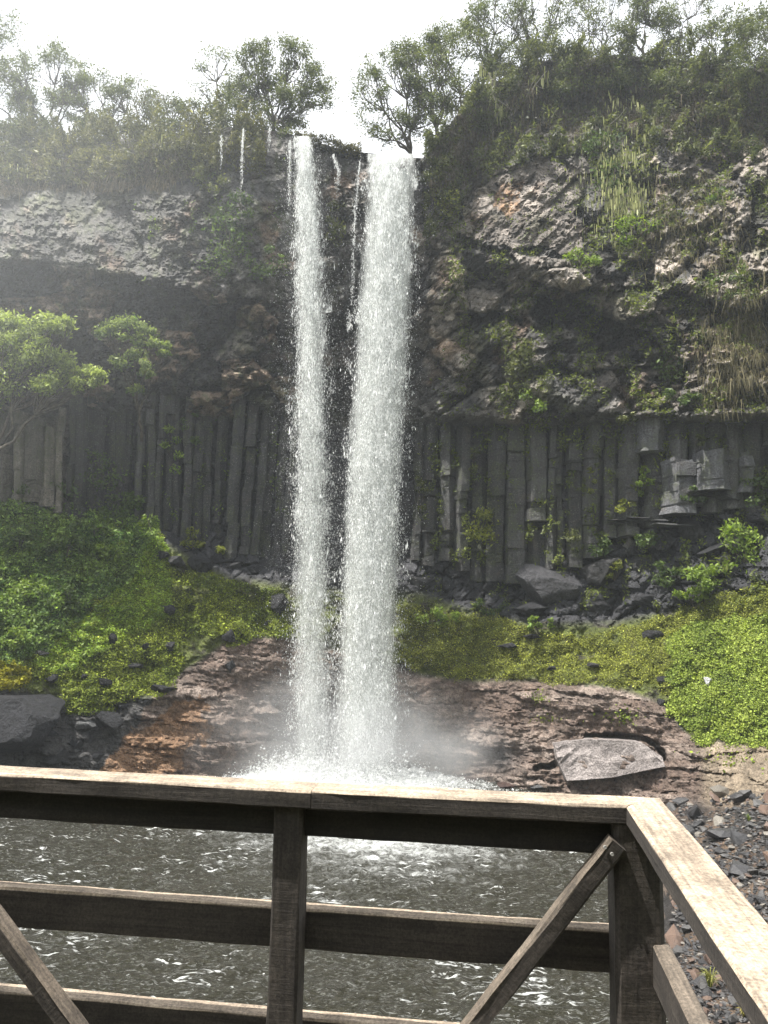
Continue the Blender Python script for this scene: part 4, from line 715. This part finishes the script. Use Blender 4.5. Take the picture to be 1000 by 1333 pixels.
# ------------------------------------------------------------------ trees
def bez(a, b, r, n=6, sag=.12):
    m = (a + b) / 2 + r.normal(0, 1, 3) * np.linalg.norm(b - a) * sag; t = np.linspace(0, 1, n)[:, None]; P = (1 - t) ** 2 * a + 2 * t * (1 - t) * m + t * t * b
    P[1:-1] += r.normal(0, .02, (n - 2, 3)) * np.linalg.norm(b - a); return P
def tree(base, clumps, label, leaves=90, L=.09, Wd=.03, c1=(.05, .065, .022), c2=(.12, .14, .045), trunk_r=.14, seed=0, group=None, limbs=5, droop=0.0, name='tree', twig=3, lichen=0):
    """base: world point; clumps: (n,4) world centre + radius"""
    r = np.random.default_rng(seed); base = np.asarray(base, float); CL = np.asarray(clumps, float); t = thing(name, label, 'tree', tuple(base), group)
    ctr = CL[:, :3].mean(0); lines = []; fork = base + (ctr - base) * .3 + r.normal(0, .12, 3); tr = bez(base + np.array([0, 0, -.6]), fork, r, 6, .1); lines.append((tr, np.linspace(trunk_r, trunk_r * .75, 6)))
    # limbs go to cluster means, then branches to each tuft
    k = min(limbs, len(CL)); seeds = CL[r.choice(len(CL), k, replace=False), :3]; own = np.argmin(((CL[:, None, :3] - seeds[None]) ** 2).sum(-1), 1)
    for j in range(k):
        mem = CL[own == j]
        if not len(mem): continue
        mid = fork + (mem[:, :3].mean(0) - fork) * .62; lines.append((bez(fork, mid, r, 7, .18), np.linspace(trunk_r * .62, trunk_r * .3, 7)))
        for c in mem:
            B = bez(mid, c[:3], r, 6, .16); lines.append((B, np.linspace(trunk_r * .26, trunk_r * .08, 6)))
            for q in range(twig):
                e = c[:3] + r.normal(0, 1, 3) * c[3] * .7; lines.append((np.array([B[3], (B[3] + e) / 2 + r.normal(0, .05, 3), e]), np.array([trunk_r * .1, trunk_r * .07, trunk_r * .03])))
    V, Fq = tubes(lines, 5); mesh_np('trunk', V - base, Fq, M_BARK, t, smooth=True)
    n = int(leaves * len(CL)); k = r.integers(0, len(CL), n); off = r.normal(size=(n, 3)) * CL[k, 3:4] * .6 * np.array([1.1, 1.1, .75]); P = CL[k, :3] + off
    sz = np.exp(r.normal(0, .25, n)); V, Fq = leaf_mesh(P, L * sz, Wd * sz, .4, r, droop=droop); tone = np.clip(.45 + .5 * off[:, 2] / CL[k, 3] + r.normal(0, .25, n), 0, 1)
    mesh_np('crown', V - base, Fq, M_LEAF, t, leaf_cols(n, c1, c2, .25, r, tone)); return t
def ellipse_clumps(px, py, wpx, hpx, Y, n, rad, seed, depth=1.4, hollow=.35):
    r = np.random.default_rng(seed); a = r.uniform(0, 6.28, n); q = np.sqrt(hollow ** 2 + (1 - hollow ** 2) * r.random(n)); X = px + np.cos(a) * q * wpx / 2; Yp = py + np.sin(a) * q * hpx / 2
    P = at(X, Yp, Y + r.normal(0, depth * .5, n)); return np.concatenate([P, (rad * r.uniform(.65, 1.3, n))[:, None]], 1)
def lip_pt(px, back_=1.0, dpy=0):
    py = float(lip(px)) + dpy; Y = float(surface(np.array([px * 1.0]), np.array([py]))[0]); P = at(px, py, Y); P = P + np.array([0, back_, .12 * back_]); return P
TT = [  # base px, crown px, py, w, h, tufts, back, label, leaves, limbs
    (352, 362, 116, 118, 112, 46, 1.2, 'dense rounded olive tree on the cliff top beside the left fall', 170, 7),
    (280, 284, 88, 56, 92, 16, 1.6, 'thin sparse tree left of the rounded olive tree on the cliff top', 60, 4),
    (310, 312, 140, 50, 70, 16, 1.2, 'low bushy tree at the feet of the rounded olive tree', 130, 4),
    (262, 250, 146, 80, 74, 26, .9, 'broad pale green bushy tree above the trickles', 150, 5),
    (215, 205, 140, 70, 90, 22, 1.5, 'greyish twiggy tree left of the broad bushy tree', 90, 5),
    (180, 165, 128, 70, 100, 24, 2.0, 'twiggy tree with an open crown in the middle of the left cliff top', 90, 5),
    (130, 122, 108, 80, 90, 30, 2.4, 'tall open tree with dark branches on the left cliff top', 90, 6),
    (60, 52, 88, 110, 100, 44, 2.4, 'wide tall tree near the left edge of the cliff top', 120, 7),
    (5, 0, 120, 90, 130, 34, 1.6, 'dark green tree cut by the left picture edge', 130, 5),
    (90, 85, 160, 120, 60, 34, .6, 'low spreading green bush tree under the wide tall tree', 150, 5),
    (30, 35, 168, 90, 56, 26, .5, 'low green bush tree at the far left of the cliff edge', 150, 5),
    (160, 160, 172, 90, 46, 26, .5, 'low brownish bush tree on the left cliff edge', 130, 5),
    (225, 235, 178, 60, 40, 18, .4, 'low bush tree with drooping pale leaves above dry grass', 130, 4),
    (-70, 2, 22, 44, 40, 10, 1.0, 'leafy branch tip of a tree reaching in at the top left corner', 80, 3),
    (548, 522, 122, 100, 120, 48, 2.2, 'leaning feathery tree beside the lip of the main fall', 110, 7),
    (572, 560, 90, 80, 90, 34, 2.0, 'feathery tree behind the leaning one on the right cliff top', 110, 6),
    (610, 600, 70, 90, 80, 34, 1.6, 'pale feathery tree left of the dead lichen branch', 110, 6),
    (650, 650, 40, 90, 90, 36, 1.8, 'tall feathery tree with open crown on the right cliff top', 100, 6),
    (700, 700, 22, 100, 90, 30, 2.0, 'bare branched tree with thin crown against the sky', 55, 7),
    (745, 748, 40, 90, 70, 26, 1.6, 'twisted grey tree with few leaves on the right cliff top', 55, 7),
    (800, 800, 14, 110, 70, 30, 2.0, 'gnarled tree spreading at the top middle of the right cliff', 65, 7),
    (840, 848, 60, 70, 140, 46, .6, 'dark green drooping tree hanging over the right cliff edge', 130, 6),
    (900, 900, 16, 100, 80, 28, 1.8, 'dark limbed tree near the top right corner', 65, 6),
    (945, 950, 40, 80, 60, 24, 1.6, 'twisted bare limbed tree left of the corner tree', 60, 6),
    (1000, 985, 60, 90, 80, 36, .8, 'bright green bushy tree in the top right corner', 130, 5),
    (680, 690, 88, 110, 50, 36, .4, 'low olive bush tree at the edge of the right cliff top', 140, 6),
    (770, 770, 92, 110, 50, 36, .4, 'low dark bush tree above the draped moss', 140, 6),
    (620, 612, 140, 80, 50, 22, .3, 'low bush tree under the dead lichen branch', 110, 5),
    (900, 905, 95, 90, 46, 28, .4, 'low olive bush tree at the edge of the far right cliff top', 140, 5),
    (960, 965, 120, 80, 46, 24, .3, 'low dark bush tree beneath the bright corner tree', 130, 5),
]
for k, (bx, cx_, cyp, w, h, nt_, bk, lab, lv, lb) in enumerate(TT):
    B = lip_pt(bx, bk); CLm = ellipse_clumps(cx_, cyp + (14 if cx_ < 300 else 0), w * (1.25 if cx_ < 300 else 1.15), h * (.9 if cx_ < 300 else 1.15), B[1], int(nt_ * (1.45 if k else 2.1)), .40, 900 + k, hollow=.35 if k else .05); rr = np.random.default_rng(k)
    t_ = rr.random(); c1 = np.array([.045, .06, .02]) * (1 + .3 * t_); c2 = np.array([.12, .135, .042]) * (1 + .25 * rr.random())
    if 'brownish' in lab or 'greyish' in lab: c2 = np.array([.13, .12, .06])
    tree(B, CLm, lab, lv * 1.25, .078, .026, c1, c2, .13 if h > 80 else .08, 100 + k, None, lb)
# the two trees that stand against the left wall
bright = [(30, 428, 26), (62, 420, 18), (90, 425, 16), (8, 440, 24), (20, 470, 26), (55, 465, 24), (85, 472, 20), (40, 500, 22), (72, 500, 20), (105, 490, 14), (125, 492, 14), (10, 510, 20), (-25, 440, 26), (-30, 490, 28), (-60, 470, 30), (95, 505, 12), (48, 445, 18), (118, 484, 10), (0, 415, 16)]
rr = np.random.default_rng(5); B = at(-75.0, 690.0, 36.8); CLb = []
for (x_, y_, r_) in bright:
    for q in range(5): CLb.append(np.append(at(x_ + rr.normal(0, r_ * .45), y_ + rr.normal(0, r_ * .3), 36.9 + rr.normal(0, .6)), wsize(r_, 37) * .5))
tree(B, CLb, 'bright yellow green leafed tree leaning in from the left edge below the overhang', 190, .095, .042, (.13, .17, .04), (.36, .42, .12), .2, 301, None, 6)
up_ = [(165, 420, 20), (190, 432, 18), (148, 440, 18), (205, 448, 14), (175, 455, 18), (160, 478, 18), (190, 485, 14), (178, 505, 12), (140, 425, 12), (215, 455, 10)]
CLb = []
for (x_, y_, r_) in up_:
    for q in range(4): CLb.append(np.append(at(x_ + rr.normal(0, r_ * .4), y_ + rr.normal(0, r_ * .3), 37.6 + rr.normal(0, .5)), wsize(r_, 37) * .4))
tree(at(185.0, 560.0, 39.6), CLb, 'smaller green tree growing from the left wall under the overhang', 130, .09, .04, (.07, .11, .032), (.26, .31, .09), .09, 302, None, 5)
# dead branch with lichen at the right cliff top
def dead_branch(p0, p1, label, seed, nl=40):
    r = np.random.default_rng(seed); a = ground(*p0)[0] + np.array([0, -.1, 0]); Y = a[1] - .8; b = at(float(p1[0]), float(p1[1]), Y); t = thing('dead_branch', label, 'branch', tuple(a)); main = bez(a, b, r, 9, .08); ln = [(main, np.linspace(.09, .025, 9))]
    for k in range(5):
        s = main[2 + k]; e = s + r.normal(0, .7, 3) + np.array([0, -.2, .4]); ln.append((bez(s, e, r, 5), np.linspace(.04, .012, 5)))
    V, Fq = tubes(ln, 5); mesh_np('limb', V - a, Fq, rock_mat('grey_dead_wood', .9, .3, 3, .2, base=(.26, .24, .2)), t)
    V, Fq = [], []
    for k in range(nl):
        s = main[r.integers(2, 9)] + r.normal(0, .15, 3); h = r.uniform(.3, 1.0); w = r.uniform(.02, .06); b0 = len(V); V += [s + [-w, 0, 0], s + [w, 0, 0], s + [w * .9, 0, -h * .6], s + [-w * .9, 0, -h * .6], s + [.01, -.02, -h], s + [-.01, -.02, -h]]; Fq += [[b0, b0 + 1, b0 + 2, b0 + 3], [b0 + 3, b0 + 2, b0 + 4, b0 + 5]]
    mesh_np('lichen', np.array(V) - a, Fq, M_DRY, t, np.repeat(leaf_cols(nl, (.2, .21, .08), (.42, .43, .22), .2, r)[::4], 6, 0))
dead_branch((655, 165), (712, 92), 'pale dead branch rising from the bushes of the right cliff top', 1, 16); dead_branch((640, 170), (575, 130), 'dead branch draped with pale lichen beside the main fall', 2, 46); dead_branch((640, 190), (628, 85), 'short dead branch with hanging lichen above the main fall', 3, 40); dead_branch((790, 170), (758, 175), 'grey dead branch lying over the draped moss', 4, 8)
# pale hanging moss curtain on the right face
def lichen_dens(x, y): return np.clip(np.exp(-(((x - 800) / 34) ** 2 + ((y - 215) / 75) ** 2)) * sstep(.0, .25, fbm(x / 12, y / 26, 120, 3)) + 1.2 * np.exp(-(((x - 806) / 22) ** 2 + ((y - 268) / 18) ** 2)), 0, 1)
def strands(name, label, dens, box, n, seed, out=.7):
    r = np.random.default_rng(seed); X = r.uniform(box[0], box[2], n * 8); Yp = r.uniform(box[1], box[3], n * 8); k = np.nonzero(r.random(n * 8) < dens(X, Yp))[0][:n]; P = ground(X[k], Yp[k]) + np.array([0, -out, 0]) + r.normal(0, .2, (len(k), 3)); m = len(k)
    h = r.uniform(.12, .6, (m, 1)) * np.array([[0, 0, -1.0]]); w = np.concatenate([r.uniform(.012, .036, (m, 1)), r.normal(0, .02, (m, 1)), np.zeros((m, 1))], 1)
    V = np.stack([P - w * .5, P + w * .5, P + h * .55 + w, P + h * .55 - w, P + h + w * .15, P + h - w * .15], 1).reshape(-1, 3); b = np.arange(m)[:, None] * 6
    o = mesh_np(name, V, np.concatenate([b + np.array([0, 1, 2, 3]), b + np.array([3, 2, 4, 5])]), M_DRY, None, np.repeat(leaf_cols(m, (.11, .13, .045), (.40, .40, .19), .35, r)[::4], 6, 0)); return tag(o, label, 'hanging moss', None, 'stuff')
strands('hanging_moss', 'pale yellow moss strands draped down the right cliff', lichen_dens, (740, 130, 880, 330), 900, 1, .9)
strands('hanging_moss', 'pale moss strands hanging over the left cliff top edge', lambda x, y: np.exp(-(((x - 205) / 34) ** 2 + ((y - 172) / 16) ** 2)) + .7 * np.exp(-(((x - 20) / 22) ** 2 + ((y - 225) / 20) ** 2)), (-10, 170, 260, 260), 220, 2, .5)

# ------------------------------------------------------------------ waterfalls
def fall(label, prof, Ytop, Ybot, ndrop, seed, nclump, curtain=True, name='waterfall', dmax=.09, jit=1.0, core=.38, wf=.13, cw=1.0):
    """prof: rows of (py, centre px, width px, spread px)"""
    r = np.random.default_rng(seed); pr = np.array(prof, float); lipp = at(pr[0, 1], pr[0, 0], Ytop); t = thing(name, label, name, tuple(lipp))
    def Yat(py): s = np.clip((py - pr[0, 0]) / (pr[-1, 0] - pr[0, 0]), 0, 1); return Ytop + (Ybot - Ytop) * np.minimum(1, np.sqrt(s) * 1.05)
    f = lambda py, k: np.interp(py, pr[:, 0], pr[:, k])
    # clumps of falling water, each a head with a trail behind it
    cpy = r.uniform(pr[0, 0] - 6, pr[-1, 0], nclump); cq = np.clip(r.normal(0, core, nclump), -1.05, 1.05); per = r.lognormal(0, .95, nclump); k = r.choice(nclump, ndrop, p=per / per.sum())
    s = np.clip((cpy - pr[0, 0]) / (pr[-1, 0] - pr[0, 0]), 0, 1); trail = 10 + 46 * s; up = r.exponential(1, ndrop) * .6
    py = cpy[k] - up * trail[k] + r.normal(0, 1.5, ndrop); sp = f(py, 3); w = f(py, 2)
    px = f(py, 1) + cq[k] * w[...] / 2 + r.normal(0, 1, ndrop) * jit * (2.0 + 5 * s[k]) * (.5 + .6 * np.minimum(up, 2))
    wide = r.random(ndrop) < wf; px = np.where(wide, f(py, 1) + r.normal(0, 1, ndrop) * (w / 2 + sp * .7) * .62, px)
    ok = (py > pr[0, 0] - 2 ) & (py < pr[-1, 0] + 4); px, py, wide = px[ok], py[ok], wide[ok]; n = len(px)
    P = at(px, py, Yat(py) + r.normal(0, .32, n)); P[:, 2] = np.maximum(P[:, 2], .02)
    sz = np.clip(r.lognormal(math.log(.0088), .5, n), .005, dmax); sz = np.where(wide, sz * .58, sz); el = sz * np.where(wide, r.uniform(1.2, 2.6, n), r.uniform(1.8, 5.0, n)) * (1.4 - .5 * np.clip((py - pr[0, 0]) / 800, 0, 1))
    th = r.uniform(0, 3.14, n); sx_ = np.stack([np.cos(th), np.sin(th), 0 * th], 1) * sz[:, None]; ey = np.stack([r.normal(0, .15, n) * el, r.normal(0, .55, n) * el, el], 1)
    V = np.stack([P - ey * .7, P + sx_, P + ey, P - sx_], 1).reshape(-1, 3); Fq = np.arange(n * 4).reshape(n, 4)
    mesh_np('spray', V - lipp, Fq, M_SPRAY, t)['kind'] = 'stuff'
    if curtain:
        ns_ = 24000; q = r.normal(0, 1, (ns_, 2)) * (wsize(pr[-1, 2], Ybot) * .62); b0 = at(pr[-1, 1], pr[-1, 0], Ybot); hgt = r.exponential(.55, ns_) * np.exp(-(q ** 2).sum(1) / 5); Pq = np.stack([b0[0] + q[:, 0] * 1.3, b0[1] - np.abs(q[:, 1]) * .8, .05 + hgt], 1); z_ = np.clip(r.lognormal(math.log(.016), .5, ns_), .006, .07)
        V2, F2 = leaf_mesh(Pq, z_ * 1.5, z_, 0, r); mesh_np('splash', V2 - lipp, F2, M_SPRAY, t)['kind'] = 'stuff'
        for layer in range(3):
            pv = np.linspace(pr[0, 0] - 3, pr[-1, 0], 150); q = np.linspace(-1.3, 1.3, 40); A, Bq = np.meshgrid(pv, q, indexing='ij'); X = f(A, 1) + Bq * f(A, 2) / 2 * cw + 3.0 * fbm(A * .02 + layer * 7, Bq * 2, seed + 9, 3) * np.abs(Bq)
            Yc = Yat(A) + .15 + layer * .3 - .35 * np.sqrt(np.clip(1 - (Bq / 1.35) ** 2, 0, 1)) + .22 * fbm(X * .08, A * .02 + layer * 9, seed, 4)
            Pc = at(X, A, Yc); dens = (.66 - .16 * (seed == 2) - .52 * np.abs(Bq) ** 2.0 - .25 * np.abs(Bq) ** 6) * (1 - .10 * (A - pr[0, 0]) / 800) + .22 * fbm(X * .10, A * .016 + layer * 3, seed + 3, 4); nc = len(q); i = (np.arange(len(pv) - 1)[:, None] * nc + np.arange(nc - 1)[None]).ravel()
            mesh_np('water_curtain', Pc.reshape(-1, 3) - lipp, np.stack([i, i + nc, i + nc + 1, i + 1], 1), M_CURTAIN, t, smooth=True, extra={'dens': dens})
    return t
fall('broad white main waterfall plunging right of centre into the pool', [(203, 511, 76, 5), (260, 508, 76, 9), (400, 500, 84, 13), (600, 488, 86, 17), (800, 480, 90, 22), (1016, 475, 104, 30)], 38.2, 35.9, 250000, 1, 4200, core=.36)
fall('thinner white waterfall falling left of the main one', [(180, 395, 34, 4), (210, 397, 36, 8), (300, 401, 46, 14), (420, 404, 52, 18), (600, 405, 56, 20), (800, 405, 60, 24), (1006, 407, 70, 30)], 39.0, 36.6, 140000, 2, 1900, core=.38, wf=.36, cw=1.0)
for k, (lab, pf, n) in enumerate((('long thin white trickle on the left cliff face', [(170, 317, 3, 2), (215, 315, 3, 2), (250, 314, 3, 1)], 900), ('faint trickle at the left end of the wet wall', [(178, 288, 4, 2), (222, 288, 4, 2)], 300), ('faint short trickle left of the left fall', [(168, 351, 4, 2), (200, 350, 4, 2)], 260),
        ('slanting trickle between the two falls', [(203, 434, 5, 1), (222, 441, 7, 2), (255, 438, 8, 3)], 700), ('wispy trickle along the left side of the main fall', [(212, 468, 6, 3), (300, 461, 7, 4), (420, 458, 8, 5)], 900), ('wispy trickle along the left side of the left fall', [(185, 377, 5, 2), (300, 376, 6, 4)], 700))):
    Yt = float(surface(np.array([pf[0][1] * 1.0]), np.array([pf[0][0] + 12.0]))[0]) - 1.5; fall(lab, pf, Yt, Yt - .2, int(n * 1.2), 20 + k, 140, False, 'trickle', .016, .22, wf=.04)

# ------------------------------------------------------------------ mist at the foot of the falls
def mist():
    m, t, o = newmat('spray_mist'); L = t.links.new; v = node(t, 'ShaderNodeVolumePrincipled'); v.inputs['Color'].default_value = (.95, .96, .97, 1); v.inputs['Anisotropy'].default_value = .2
    co = node(t, 'ShaderNodeTexCoord'); n = node(t, 'ShaderNodeTexNoise', Scale=2.2, Detail=3.0); L(co.outputs['Object'], n.inputs['Vector'])
    ln = node(t, 'ShaderNodeVectorMath', operation='LENGTH'); L(co.outputs['Object'], ln.inputs[0]); fo = node(t, 'ShaderNodeMapRange'); fo.inputs[1].default_value = 1.0; fo.inputs[2].default_value = .15; L(ln.outputs['Value'], fo.inputs[0])
    mr = node(t, 'ShaderNodeMapRange'); mr.inputs[1].default_value = .35; mr.inputs[2].default_value = .7; L(n.outputs['Fac'], mr.inputs[0]); ml = node(t, 'ShaderNodeMath', operation='MULTIPLY'); L(fo.outputs[0], ml.inputs[0]); L(mr.outputs[0], ml.inputs[1])
    m2 = node(t, 'ShaderNodeMath', operation='MULTIPLY'); m2.inputs[1].default_value = .6; L(ml.outputs[0], m2.inputs[0]); L(m2.outputs[0], v.inputs['Density']); L(v.outputs[0], o.inputs['Volume'])
    bm = bmesh.new(); bmesh.ops.create_icosphere(bm, subdivisions=3, radius=1); me = bpy.data.meshes.new('mist'); bm.to_mesh(me); bm.free(); me.materials.append(m)
    ob = bpy.data.objects.new('mist', me); COL.objects.link(ob); ob.location = (-1.4, 35.6, 1.0); ob.scale = (8.0, 3.2, 4.4); tag(ob, 'white spray mist drifting at the foot of the falls', 'mist', None, 'stuff')
mist()
def veil():  # volume added to imitate sun glare at the upper left
    m, t, o = newmat('glare_veil'); L = t.links.new; v = node(t, 'ShaderNodeVolumePrincipled'); v.inputs['Color'].default_value = (.94, .97, 1.0, 1); v.inputs['Anisotropy'].default_value = .3
    co = node(t, 'ShaderNodeTexCoord'); ln = node(t, 'ShaderNodeVectorMath', operation='LENGTH'); L(co.outputs['Object'], ln.inputs[0]); fo = node(t, 'ShaderNodeMapRange'); fo.interpolation_type = 'SMOOTHSTEP'; fo.inputs[1].default_value = 1.0; fo.inputs[2].default_value = .1; L(ln.outputs['Value'], fo.inputs[0])
    m2 = node(t, 'ShaderNodeMath', operation='MULTIPLY'); m2.inputs[1].default_value = .011; L(fo.outputs[0], m2.inputs[0]); L(m2.outputs[0], v.inputs['Density']); L(v.outputs[0], o.inputs['Volume'])
    bm = bmesh.new(); bmesh.ops.create_icosphere(bm, subdivisions=3, radius=1); me = bpy.data.meshes.new('mist'); bm.to_mesh(me); bm.free(); me.materials.append(m)
    ob = bpy.data.objects.new('mist', me); COL.objects.link(ob); ob.location = (-19, 31, 24); ob.scale = (19, 9, 16); tag(ob, 'pale veil of sun glare over the left side of the gorge', 'mist', None, 'stuff')
veil()

# ------------------------------------------------------------------ wooden railing of the viewing deck
RAIL = thing('wooden_railing', 'weathered wooden viewing deck railing with posts, rails and diagonal braces', 'railing', (.64, 2.03, 6.45))
def board(name, a, b, wdir, w, th, seed, lit_bleach=True, chamf=.004, wob=.0022, label=None, mat=None):
    """a timber from a to b (centre line); wdir: direction of its w side; th: the other side"""
    a = np.asarray(a, float); b = np.asarray(b, float); L = np.linalg.norm(b - a); X = (b - a) / L; Yd = np.asarray(wdir, float); Yd = norm(Yd - X * (Yd @ X)); Z = np.cross(X, Yd)
    if Z[2] < -1e-6: Yd = -Yd; Z = -Z
    r = np.random.default_rng(seed); n = max(8, int(L / .03)); hw, ht, c = w / 2, th / 2, chamf; prof = np.array([(-hw + c, -ht), (hw - c, -ht), (hw, -ht + c), (hw, ht - c * 1.7), (hw, ht - c), (hw - c, ht), (hw - c * 4, ht), (-hw + c * 4, ht), (-hw + c, ht), (-hw, ht - c), (-hw, ht - c * 1.7), (-hw, -ht + c)]); m = len(prof)
    xs = np.linspace(0, L, n); V = np.zeros((n, m, 3)); V[..., 0] = xs[:, None]; ph = r.uniform(0, 50)
    for j in range(m):
        V[:, j, 1] = prof[j, 0] + wob * fbm(xs * 5 + ph, xs * 0 + j * 1.7, seed, 3) * 1.6; V[:, j, 2] = prof[j, 1] + wob * fbm(xs * 5 + ph, xs * 0 + j * 2.3 + 40, seed, 3) * 1.6
    V = V.reshape(-1, 3); i = np.arange(n - 1)[:, None] * m; j = np.arange(m)[None]; k = (j + 1) % m; Fq = np.stack([i + j, i + m + j, i + m + k, i + k], -1).reshape(-1, 4)
    caps = []
    for s_, fl in ((0, 1), ((n - 1) * m, 0)):
        for q in range(0, m // 2 - 1):
            f_ = [s_ + q, s_ + q + 1, s_ + m - 2 - q, s_ + m - 1 - q]; caps.append(f_ if fl else f_[::-1])
    Fq = np.concatenate([Fq, np.array(caps)]); bl = np.tile((prof[:, 1] > ht - c * 1.3).astype(float), n) * float(lit_bleach)
    o = mesh_np(name, V, Fq, mat or M_WOOD, None, extra={'lit_bleach': bl}); o.matrix_world = Matrix(((X[0], Yd[0], Z[0], a[0]), (X[1], Yd[1], Z[1], a[1]), (X[2], Yd[2], Z[2], a[2]), (0, 0, 0, 1)))
    o.parent = RAIL; o.matrix_parent_inverse = Matrix.Translation(Vector(RAIL.location)).inverted()
    if label: o['label'] = label
    return o
def onz(px, py, z): return at(px, py, y_on_z(px, py, z))
ZT = 7.6; UPV = np.array([0, 0, 1.0])
A0 = onz(-150, 999.5, ZT); A1 = onz(405, 1030.3, ZT); A2 = A1.copy(); A3 = onz(813, 1049.3, ZT)
dF = norm(A3 - A0); bkF = norm(np.cross(UPV, dF)); TH = .046; WD = .104
cen = bkF * WD / 2 - UPV * TH / 2
board('top_rail', A0 + cen, A1 + cen, bkF, WD, TH, 1); 
# mitred corner: the end of the front rail is cut along the diagonal
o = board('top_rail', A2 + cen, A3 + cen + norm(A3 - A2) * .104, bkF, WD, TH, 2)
R0 = A3 + np.array([.004, -.004, .001]); Rn = onz(991, 1313, ZT); dR = norm(R0 - Rn); inR = norm(np.cross(UPV, dR)); outR = -inR
R_end = R0 - dR * 2.6; cenR = outR * WD / 2 - UPV * TH / 2
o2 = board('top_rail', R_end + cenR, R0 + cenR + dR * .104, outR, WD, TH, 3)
# both ends are cut back to the mitre plane through the corner diagonal
diag0 = R0[:2]; diag1 = (A3 + bkF * WD + outR * WD)[:2]; dd = norm(diag1 - diag0); nn = np.array([dd[1], -dd[0]])     # points to the right rail's side
if nn @ (Rn[:2] - diag0) < 0: nn = -nn
for ob, sgn in ((o, -1), (o2, 1)):
    mw = ob.matrix_basis.copy(); mi = mw.inverted()
    for v in ob.data.vertices:
        p = mw @ v.co; s_ = (np.array([p.x, p.y]) - diag0) @ nn * sgn - .0015
        if s_ < 0:
            ax = np.array(mw.col[0][:2]); den = (ax @ nn) * sgn
            if abs(den) > 1e-4: v.co.x -= s_ / den
def front(px, py, off):       # point on a vertical plane parallel to the front railing, off metres behind its front edge
    n = np.array([bkF[0], bkF[1], 0]); d = ray(px, py); return EYE + d * (((A0 + bkF * off - EYE) @ n) / (d @ n))
def rail_h(name, zt, h, off, th, seed, xr=.69, xl=-1.4):
    s0 = A0 + bkF * (off + th / 2); 
    def P(x): k = (x - s0[0]) / dF[0]; p = s0 + dF * k; p[2] = zt - h / 2; return p
    board(name, P(xl), P(xr), bkF, th, h, seed, mat=M_WOOD_SHADED if name == 'support_rail' else None)
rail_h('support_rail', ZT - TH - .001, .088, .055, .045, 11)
PYO = .014
def zat(px, py, off): return front(px, py, off)[2]
rail_h('mid_rail', zat(348, 1180, .105), .105, .105, .05, 12)
rail_h('mid_rail', zat(346, 1321.5, .165), .105, .165, .05, 13)
def post(px, off, w, d, seed, ztop, side=1):
    p = front(px, 1200, off); b_ = p.copy(); b_[2] = 5.6; t_ = p.copy(); t_[2] = ztop; c_ = bkF * d / 2
    return board('post', b_ + c_, t_ + c_, dF, w, d, seed, False, .006, .003)
post(370, .012, .077, .09, 21, ZT - TH - .002)
pc = front(834, 1200, .0); b_ = pc + bkF * .062; lo = b_.copy(); lo[2] = 5.6; hi = b_.copy(); hi[2] = ZT - TH - .002
board('post', lo, hi, dF, .118, .11, 22, False, .012, .003)
post(-190, .012, .077, .09, 23, ZT - TH - .002)
def brace(pa, pb, off, seed):
    a = front(*pa, off); b = front(*pb, off); board('brace', a, b, bkF, .05, .046, seed, .3, .005, .003)
brace((803, 1096), (588, 1372), .004, 31); brace((-90, 1085), (128, 1380), -.012, 32)
for k_, pxy in enumerate(((788, 1103), (797, 1112))):
    p = front(*pxy, -.024); bm = bmesh.new(); bmesh.ops.create_cone(bm, cap_ends=True, segments=10, radius1=.0045, radius2=.004, depth=.004); me = bpy.data.meshes.new('nail'); bm.to_mesh(me); bm.free(); me.materials.append(rock_mat('nail_steel', .4, .1, 4, .7, base=(.3, .29, .27)))
    ob = bpy.data.objects.new('nail', me); COL.objects.link(ob); ob.matrix_world = Matrix.Translation(Vector(p)) @ Matrix.Rotation(math.radians(90), 4, 'X'); ob.parent = RAIL; ob.matrix_parent_inverse = Matrix.Translation(Vector(RAIL.location)).inverted()
# side railing: rails under the right-hand top rail
def rail_side(name, zt, h, off, th, seed, s0=.0, ln=2.4):
    p = R0 + outR * (off + th / 2) + dR * (-s0); a = p - dR * ln; b = p.copy(); a[2] = b[2] = zt - h / 2; board(name, a, b, outR, th, h, seed, .3)  # tops lightened less: shade of the top rail in the colour
rail_side('mid_rail', zat(348, 1180, .075), .10, .06, .042, 41, -.03)
rail_side('mid_rail', zat(346, 1321.5, .075), .10, .06, .042, 42, -.03)

# ------------------------------------------------------------------ thin sunlit haze in the gorge
def haze():
    m, t, o = newmat('haze'); v = node(t, 'ShaderNodeVolumePrincipled'); v.inputs['Color'].default_value = (.88, .94, 1.0, 1); v.inputs['Density'].default_value = .0009; v.inputs['Anisotropy'].default_value = .35; t.links.new(v.outputs[0], o.inputs['Volume'])
    x0, x1, y0, y1, z0, z1 = -46, 40, -12, 84, -2.7, 52
    V = [(x0, y0, z0), (x1, y0, z0), (x1, y1, z0), (x0, y1, z0), (x0, y0, z1), (x1, y0, z1), (x1, y1, z1), (x0, y1, z1)]
    ob = mesh_np('haze', V, [[3, 2, 1, 0], [4, 5, 6, 7], [0, 1, 5, 4], [1, 2, 6, 5], [2, 3, 7, 6], [3, 0, 4, 7]], m); tag(ob, 'thin sunlit haze filling the gorge', 'haze', None, 'stuff')
haze()
